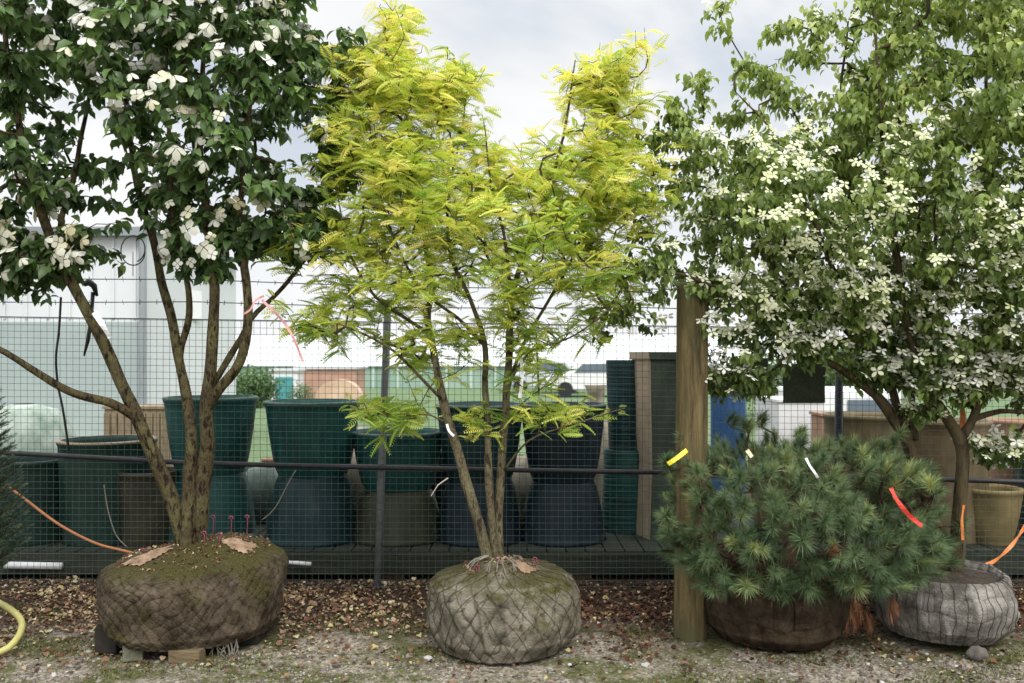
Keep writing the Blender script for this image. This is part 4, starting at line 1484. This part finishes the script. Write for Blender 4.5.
def pot(name, label, cx, wpx, ytop, Y, m, ybot=None, kind='bowl', foot=.66, group=None, rim=None, mb=None):
    """A pot standing on the staging (or a pair of them rim down / rim up)."""
    R = wpx / 2 / F * Y
    x = (cx - CX) / F * Y
    ztop = at(0, ytop, Y).z
    zb = DZ if ybot is None else at(0, ybot, Y).z
    t = thing(name, label, 'pot', (x, Y, zb), group)
    h = ztop - zb
    c = (x, Y, zb)
    if kind == 'bowl':
        MB().lathe(pot_prof(R, R * foot, h), c).build('body', m, t, smooth=True)
    elif kind == 'urn':
        MB().lathe([(0, 0), (R * .55, 0), (R * .6, h * .04), (R * .9, h * .28), (R, h * .5), (R * .92, h * .66), (R * .6, h * .8), (R * .42, h * .87), (R * .42, h * .93), (R * .58, h), (R * .48, h), (R * .34, h * .93)], c).build('body', m, t, smooth=True)
    elif kind == 'egg':
        MB().lathe([(R * math.sin(PI * (.12 + .85 * (1 - k / 20))) ** .7, h * k / 20) for k in range(20)] + [(R * .2, h)], c).build('body', m, t, smooth=True)
    elif kind == 'rib':
        pr = [(0, 0)]
        for k in range(121):
            tt = k / 120
            pr.append((R * (foot + (1 - foot) * tt) * (1 + .007 * math.sin(tt * 2 * PI * 24)), h * tt))
        pr += [(R * .9, h), (R * .85, h * .9)]
        MB().lathe(pr, c).build('body', m, t, smooth=True)
    if rim is not None:
        MB().lathe([(R + .003, h - .012), (R + .006, h - .004), (R - .002, h + .003), (R - .03, h + .003)], c).build('rim', rim, t, smooth=True)
    return t


def stack(cx, wpx, ytop, ymid, Y, mu, ml, lab1, lab2, kind='bowl', foot=.72, rim=rimm, wl=None):
    """An upright pot standing on the upturned foot of another."""
    R = wpx / 2 / F * Y
    Rl = (wl or wpx) / 2 / F * Y
    x = (cx - CX) / F * Y
    zt, zm = at(0, ytop, Y).z, at(0, ymid, Y).z
    low = thing('glazed_pot', lab2, 'pot', (x, Y, DZ), 'glazed pots standing upside down on the staging')
    h = zm - DZ
    if kind == 'rib':
        pr = [(Rl * 1.0 * (1 - (1 - foot) * k / 90) * (1 + .007 * math.sin(k / 90 * 2 * PI * 18)), h * k / 90) for k in range(91)] + [(0, h)]
    else:
        pp = pot_prof(Rl, Rl * foot, h)
        pr = [(r, h - z) for r, z in pp][::-1]
        pr = [q for q in [(r, h - z) for r, z in pp]]
    MB().lathe(pr, (x, Y, DZ)).build('body', ml, low, smooth=True)
    up = pot('glazed_pot', lab1, cx, wpx, ytop, Y, mu, ybot=ymid, kind=kind, foot=foot, rim=rim, group='glazed pots stacked upright on other pots')
    return low, up


YP = 6.75
stack(211, 90, 397, 472, YP, teal, teal, 'upright teal pot behind the stems of the large-flowered tree', 'upturned teal pot at the base of the stack behind the largest root ball')
stack(313, 94, 401, 474, YP, teal, tealn, 'upright deep teal pot just right of the large-flowered tree stems', 'upturned dark teal pot standing right of the largest root ball')
stack(480, 88, 404, 478, YP, tealn, navy, 'upright blue-teal pot behind the golden tree stems', 'upturned navy pot behind the golden tree stems')
stack(563, 86, 404, 480, YP, navy, navy, 'upright navy pot just right of the golden tree stems', 'upturned navy pot right of the middle root ball')
stack(398, 92, 431, 488, YP + .03, teal, glaze('dark_olive_glaze', (.022, .024, .012), (.05, .05, .028)), 'upright teal pot with lower rim behind the grey fence post', 'upturned dark olive pot behind the foot of the grey fence post')
stack(625, 38, 360, 449, 7.1, tealn, teal, 'upright ribbed blue-teal pot left of the tall tapered planter', 'upturned ribbed teal pot left of the tall tapered planter', kind='rib', foot=.86, rim=None, wl=48)
pot('glazed_jar', 'pale celadon rounded jar at the left behind the fence', 24, 100, 404, 7.5, celadon, kind='egg')
pot('glazed_pot', 'wide dark green pot with pale rim at left behind the fence', 108, 92, 439, YP, dgreen, rim=pmat('buff_rim', [(.3, (.28, .22, .14)), (.7, (.4, .32, .22))]), foot=.88)
pot('glazed_pot', 'dark green pot half hidden by the young conifer', 30, 84, 458, 6.72, dgreen, foot=.88)
pot('glazed_pot', 'low dark brown pot just left of the large-flowered tree stems', 150, 60, 470, 6.60, glaze('dark_brown_glaze', (.018, .017, .009), (.045, .038, .02)), foot=.85)
pot('stone_urn', 'mottled pale urn with a thin neck between two teal pots', 352, 56, 428, 7.45, stonem, kind='urn')
pot('stone_urn', 'cream urn in the gap between navy and ribbed pots', 596, 40, 385, 7.9, stonem, kind='urn')
pot('glazed_jar', 'pale green jar in the gap behind the teal pots at left', 262, 44, 466, 7.4, glaze('dull_celadon', (.07, .11, .09), (.19, .23, .20), .6), kind='egg')
pot('glazed_jar', 'pale tan jar behind the navy pots near the golden tree', 521, 40, 455, 7.5, stonem, kind='egg')
pot('terracotta_pot', 'small terracotta pot sitting on the pale green jar', 268, 13, 458, 7.4, terr, ybot=466)
pot('glazed_pot', 'dark brown pot in the rear row at far left', 70, 96, 470, 7.7, brown)
pot('glazed_pot', 'dark green pot in the rear row between the two left teal stacks', 262, 76, 470, 7.8, dgreen)
pot('glazed_pot', 'dark navy pot in the rear row just left of the golden tree', 438, 76, 446, 7.6, navy)
pot('glazed_pot', 'olive brown wide pot behind the pine, right of the dark post', 870, 90, 414, 7.1, glaze('olive_tan_glaze', (.085, .07, .032), (.19, .15, .08), .45), foot=.75)
pot('glazed_pot', 'grey brown pot behind the forked stem at right', 950, 76, 420, YP, brown, foot=.78)
pot('terracotta_pot', 'dull terracotta pot high at the right edge behind the fence', 1012, 50, 419, 7.3, terr, foot=.8)
pot('glazed_pot', 'small tan ochre pot low at the right edge behind the fence', 990, 60, 487, 6.6, ochre, foot=.6)
pot('glazed_pot', 'brown pot hidden mostly behind the pine', 790, 84, 452, YP, brown, foot=.75)
pot('glazed_pot', 'dark green pot at the far right edge behind the fence', 1060, 84, 440, YP, dgreen, foot=.75)
pot('glazed_barrel', 'blue barrel between the wooden post and the cloth squares', 728, 36, 387, 8.0, blue, foot=.92)
# tall square tapered planter
tp = thing('square_planter', 'tall tapered square planter with tan side left of the wooden post', 'planter', at(657, 550, 6.9))
Yp = 6.9
zt = at(0, 352, Yp).z


def frust(g, cx, cy, z0, z1, a0, a1, rz):
    i = len(g.v)
    for z, a in ((z0, a0), (z1, a1)):
        for k in range(4):
            an = rz + PI / 4 + k * PI / 2
            g.v.append((cx + a * math.cos(an), cy + a * math.sin(an), z))
    for q in ((0, 3, 2, 1), (4, 5, 6, 7), (0, 1, 5, 4), (1, 2, 6, 5), (2, 3, 7, 6), (3, 0, 4, 7)):
        g.f.append(tuple(i + k for k in q))


xp = at(659, 0, Yp).x
fr = pmat('tan_plaster', [(.3, (.30, .23, .16)), (.7, (.44, .35, .26))], scale=7, rough=.8)
dfr = glaze('dark_planter_face', (.02, .035, .025), (.055, .07, .05), .6)
zmid = at(0, 462, Yp).z
g = MB(); frust(g, xp, Yp, zmid, zt - .05, .175, .225, .32); frust(g, xp, Yp, DZ, zmid - .003, .235, .175, .32)
o = g.build('body', dfr, tp)
o.data.materials.append(fr)
# the left-hand face and rim are tan
for p in o.data.polygons:
    if p.normal.x < -.5: p.material_index = 1
g = MB(); frust(g, xp, Yp, zt - .06, zt, .245, .25, .32)
o = g.build('rim', dfr, tp, bevel=.004)
o.data.materials.append(fr)
for p in o.data.polygons:
    if p.normal.x < -.5: p.material_index = 1
# crates and boxes
def crate(name, label, cat, x0, y0, x1, y1, Y, m, depth=.4, slats=0, m2=None):
    a, b_ = at(x0, y0, Y), at(x1, y1, Y)
    wd, hh = b_.x - a.x, a.z - b_.z
    c = ((a.x + b_.x) / 2, Y + depth / 2, (a.z + b_.z) / 2)
    t = thing(name, label, cat, (c[0], c[1], b_.z))
    MB().box(c, (wd, depth, hh)).build('body', m, t, bevel=.01)
    if slats:
        g = MB()
        for k in range(slats):
            g.box((a.x + wd * (k + .5) / slats, Y - .011, c[2]), (wd / slats * .8, .018, hh * .94))
        g.build('slats', m2 or m, t)
    g = MB()
    g.box((c[0], c[1], a.z + .012), (wd + .03, depth + .03, .024))
    g.build('lid', m2 or m, t)
    return t


wick = pmat('tan_wood', [(.3, (.20, .15, .09)), (.7, (.34, .27, .17))], scale=10, rough=.85, stretch=(4, 4, 1))
crate('slatted_crate', 'tan slatted wooden crate behind the dark green pot at left', 'crate', 104, 409, 168, 548, 8.0, wick, slats=9)
white = pmat('white_plastic', [(.3, (.62, .62, .63)), (.7, (.72, .72, .72))], scale=6, rough=.5)
crate('water_tank', 'white square tank under the dark cloth square', 'tank', 778, 402, 824, 538, 8.6, white, .8, m2=white)
crate('cardboard_box', 'pinkish brown box right of the white tank', 'box', 822, 416, 838, 540, 8.1, terr, .3)
pipeW = thing('white_pipe', 'white plastic pipe lying under the staging at far left', 'pipe', (0, 0, 0))
MB().tube([at(5, 565, 6.22), at(62, 566, 6.22)], .025, n=12).build('tube', white, pipeW, smooth=True)
pipeV = thing('white_pipe', 'short white pipe end right of the largest root ball', 'pipe', (0, 0, 0))
MB().tube([at(286, 562, 6.2), at(311, 564, 6.2)], .014, n=12).build('tube', white, pipeV, smooth=True)
# thin wires and cables on the fence
for (pts, lab) in (([(262, 520, 5.9), (275, 508, 5.9), (290, 480, 5.9), (296, 470, 5.9)], 'thin pale cord looped on the fence right of the largest root ball'),
                   ([(104, 485, 5.9), (108, 510, 5.9), (116, 535, 5.9), (128, 548, 5.9)], 'thin pale cord hanging on the fence above the largest root ball')):
    cable('cord', lab, 'cord', pts, .004, twine_l, 6)
# wire coil
coil = thing('wire_coil', 'black wire coil hanging in front of the pale shed wall', 'coil', at(133, 255, 6.1))
g = MB()
g.tube([at(133 + 12 * math.cos(a), 252 + 14 * math.sin(a) - a * .5, 6.1 + .004 * a) for a in np.linspace(0, 7.5, 50)], .0045, n=5)
g.build('loop', blackp, coil)
MB().tube([at(133, 252, 6.1), at(133, 276, 6.05)], .003, n=5).build('tie', blackp, coil)

# ================================================================== buildings and far background
wallm = pmat('pale_metal_wall', [(.3, (.54, .56, .575)), (.7, (.63, .65, .665))], scale=.6, rough=.5)
wallb = pmat('grey_green_wall', [(.3, (.27, .32, .315)), (.7, (.35, .40, .395))], scale=.6, rough=.5)
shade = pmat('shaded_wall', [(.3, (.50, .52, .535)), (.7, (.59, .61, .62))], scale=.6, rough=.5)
roofm = pmat('grey_roof', [(.3, (.20, .22, .235)), (.7, (.28, .30, .32))], scale=1, rough=.5)
YS = 14.0
sh = thing('white_shed', 'large pale metal shed rising behind the fence at left', 'shed', (-8, YS, 0))
g = MB()
A = at(-400, 0, YS).x; Bx = at(143, 0, YS).x; Cx = at(236, 0, YS + 3).x
zw = at(0, 322, YS).z
ztop = at(0, 229, YS).z
zr = at(0, 266, YS).z
g.quad((A, YS, zw), (Bx, YS, zw), (Bx, YS, ztop), (A, YS, ztop))
g.build('wall', wallm, sh)
g = MB(); g.quad((A, YS, 0), (Bx, YS, 0), (Bx, YS, zw), (A, YS, zw)); g.build('lower_wall', wallb, sh)
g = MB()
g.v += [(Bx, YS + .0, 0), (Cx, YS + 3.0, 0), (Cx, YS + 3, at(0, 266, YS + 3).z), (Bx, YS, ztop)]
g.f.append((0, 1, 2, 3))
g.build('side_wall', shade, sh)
g = MB()
g.quad((A, YS - .15, ztop), (Bx + .1, YS - .15, ztop), (Cx + .25, YS + 3, at(0, 263, YS + 3).z), (A, YS + 4, ztop + .1))
g.box(((A + Bx) / 2, YS - .15, ztop - .06), (Bx - A + .2, .08, .14))
g.build('roof', roofm, sh)
g = MB()
for k in range(34):
    x = Bx - .12 - k * .35
    g.box((x, YS - .015, (zw + ztop) / 2 - .05), (.035, .03, ztop - zw - .2))
g.build('cladding_ribs', wallm, sh)
MB().tube([(Bx + .03, YS - .08, 0), (Bx + .03, YS - .08, ztop - .1)], .06, n=10).build('downpipe', roofm, sh)
winp = at(195, 305, YS + 1.55)
f_ = MB().box((winp.x, winp.y - .12, winp.z), (.34, .05, .50), rz=.95).build('window', white, sh)
gl, nt, b = mat('window_glass')
b.inputs['Base Color'].default_value = (.10, .13, .16, 1)
b.inputs['Roughness'].default_value = .25
MB().box((winp.x + .02, winp.y - .15, winp.z), (.26, .05, .42), rz=.95).build('pane', gl, f_)
# long greenhouse
gh = thing('greenhouse', 'long low greenhouse with white roof and green side wall in the distance', 'greenhouse', (0, 46, 0))
gw = pmat('green_side', [(.3, (.20, .30, .24)), (.7, (.30, .39, .32))], scale=.4)
gr = pmat('white_roof', [(.3, (.50, .52, .53)), (.7, (.60, .62, .63))], scale=.4)
xa, xb = at(215, 0, 46).x, at(800, 0, 46).x
z1 = at(0, 366, 46).z; z2 = at(0, 334, 46).z
gwall = MB().box(((xa + xb) / 2, 49, z1 / 2 - .2), (xb - xa, 6, z1 + .4))
g = MB()
g.quad((xa - .3, 45.8, z1), (xb + .3, 45.8, z1), (xb + .3, 49, z2), (xa - .3, 49, z2))
g.quad((xa - .3, 52.2, z1), (xb + .3, 52.2, z1), (xb + .3, 49, z2), (xa - .3, 49, z2))
g.build('roof', gr, gh)
for k in range(24):
    gwall.box((xa + (xb - xa) * (k + .5) / 24, 45.95, z1 / 2), (.12, .08, z1))
o = gwall.build('wall', gw, gh)
o.data.materials.append(gr)
o.data.materials[1] = pmat('pale_green_frame', [(.3, (.36, .46, .40)), (.7, (.44, .54, .48))], scale=.4)
for f_ in o.data.polygons[6:]:
    f_.material_index = 1
br = thing('brick_outbuilding', 'low terracotta coloured outbuilding left of the grey fence post', 'outbuilding', at(325, 400, 32))
xx = at(326, 0, 32).x
MB().box((xx, 33, .55), (2.2, 2, 1.3)).build('wall', pmat('pinkish_brick', [(.3, (.34, .19, .14)), (.7, (.48, .30, .23))], scale=2), br)
MB().box((xx, 33, 1.24), (2.4, 2.2, .09)).build('roof', gr, br)
g = MB()
N_ = 20
ca = at(338, 402, 29)
pts = [(ca.x + .75 * math.cos(PI * k / N_), ca.z + .62 * math.sin(PI * k / N_) + .12) for k in range(N_ + 1)]
for k in range(N_):
    for (y0, y1) in ((29, 29.6),):
        g.quad((pts[k][0], y0, pts[k][1]), (pts[k + 1][0], y0, pts[k + 1][1]), (pts[k + 1][0], y1, pts[k + 1][1]), (pts[k][0], y1, pts[k][1]))
i = len(g.v)
g.v += [(x, 29, z) for x, z in pts]
g.f.append(tuple(range(i, i + len(pts))))
g.v += [(pts[0][0], 29, 0), (pts[-1][0], 29, 0)]
g.f.append((i, len(g.v) - 2, len(g.v) - 1, i + len(pts) - 1))
tag(g.build('arched_panel', pmat('sandy_arch', [(.3, (.45, .30, .20)), (.7, (.62, .46, .34))], scale=2)), 'sandy arched panel in front of the terracotta outbuilding', 'panel')
sb = thing('garden_shed', 'small white framed shed with teal door far off beside a bush', 'shed', at(284, 400, 30))
q = at(284, 384, 30)
MB().box((q.x, 30.5, .55), (.9, .9, 1.2)).build('wall', white, sb)
MB().box((q.x, 30.03, .52), (.6, .05, .85)).build('door', glaze('teal_door', (.05, .22, .24), (.08, .3, .32)), sb)
MB().box((q.x, 30.5, 1.19), (1.05, 1.05, .08)).build('roof', gr, sb)


def box_car(label, px, Y, col, L=4.2):
    x = at(px, 0, Y).x
    t = thing('parked_car', label, 'car', (x, Y, 0), 'cars parked beyond the nursery')
    g = MB()
    prof = [(-L / 2, .3), (-L / 2, .75), (-L * .42, .9), (-L * .25, .95), (-L * .12, 1.42), (L * .22, 1.45), (L * .38, 1.0), (L / 2, .85), (L / 2, .3)]
    for y in (Y - .85, Y + .85):
        g.v += [(x + a, y, z) for a, z in prof]
    k = len(prof)
    g.f += [tuple(range(k)), tuple(range(2 * k - 1, k - 1, -1))]
    for i in range(k):
        j = (i + 1) % k
        g.f.append((i, i + k, j + k, j))
    g.build('body', col, t, bevel=.05)
    g = MB()
    g.v += [(x + a, Y - .87, z) for a, z in ((-L * .2, 1.0), (-L * .11, 1.34), (L * .2, 1.36), (L * .3, 1.02))]
    g.f.append((0, 1, 2, 3))
    g.build('window', gl, t)
    for s in (-1, 1):
        MB().tube([(x + s * L * .3, Y - .9, .32), (x + s * L * .3, Y - .7, .32)], .32, n=16).build('wheel', blackp, t)


box_car('white car parked far off right of the golden tree stems', 590, 36, white, 3.6)
box_car('pale car parked far off near the golden tree stems', 545, 40, pmat('car_silver', [(.3, (.4, .42, .45)), (.7, (.5, .52, .55))]), 3.8)
vn = thing('white_van', 'white van body showing beyond the dark steel post at right', 'van', at(860, 400, 14))
q = at(858, 390, 14)
MB().box((q.x, 15, q.z - .5), (1.5, 1.9, 1.0)).build('body', white, vn, bevel=.06)
MB().box((q.x + .25, 14.03, q.z - .25), (.8, .04, .18)).build('window', gl, vn)
for s in (-1, 1):
    MB().tube([(q.x + s * .5, 14.0, .28), (q.x + s * .5, 14.2, .28)], .28, n=16).build('wheel', blackp, vn)

# far bushes and tree line: each its own thing
fol = leafmat('far_leaf', [(0, (.03, .06, .02)), (.5, (.07, .13, .04)), (1, (.15, .23, .08))], trans=.2)


def bush(label, px, ybot, ytop, wpx, Y, n, name='bush', cat='bush', grp=None):
    c = at(px, ybot, Y)
    hh = at(px, ytop, Y).z
    R = wpx / 2 / F * Y
    t = thing(name, label, cat, (c.x, Y, 0), grp)
    d = nrm(rng.normal(0, 1, (n, 3))) * (rng.random(n) ** .45)[:, None]
    lump = np.array([1 + .35 * mnoise.noise(Vector(q) * 2.5 + Vector((px, 0, 0))) for q in d])
    pos = d * lump[:, None] * np.array([R, R * .8, hh * .52]) + np.array([c.x, Y, hh * .5])
    pos = pos[pos[:, 2] > 0.02]
    n = len(pos)
    X, Yd, Z = frame(rng.normal(0, 1, (n, 3)), rng.normal(0, 1, (n, 3)))
    S = np.full(n, R * .10)
    scatter('foliage', LEAF_V, LEAF_F, pos, X, Yd, Z, S, S, S, np.clip(.3 + .4 * (pos[:, 2] / hh) + rng.normal(0, .2, n), 0, 1), fol, t)
    MB().tube([(c.x, Y, 0), (c.x, Y, hh * .6)], [R * .08, R * .03], n=6).build('trunk', bark3, t)
    return t


bush('round green bush beyond the fence beside the small white shed', 256, 398, 368, 50, 28, 2500)
bush('green bush beyond the fence right of the small white shed', 300, 402, 382, 30, 27, 900)
bush('green bush beyond the fence between the cloth squares', 772, 400, 350, 60, 24, 2200)
bush('leafy bush beyond the fence above the white van', 850, 395, 345, 80, 26, 2500)
for i, (px, yt, w_, Y) in enumerate([(640, 355, 90, 90), (705, 350, 110, 95), (790, 342, 120, 88), (905, 340, 130, 92), (1010, 336, 150, 90), (260, 352, 100, 95), (180, 350, 110, 92), (1120, 338, 150, 92)]):
    lab = ['far tree right of the golden tree, low on the horizon', 'far tree seen past the left of the wooden post', 'far tree behind the cloth squares', 'far tree behind the star-bloom tree stems', 'far tree behind the right edge pots', 'far tree left of the terracotta outbuilding', 'far tree hidden behind the pale shed', 'far tree beyond the right edge'][i]
    bush(lab, px, 380, yt, w_, Y, 2200, 'distant_tree', 'tree', 'trees on the far edge of the field')
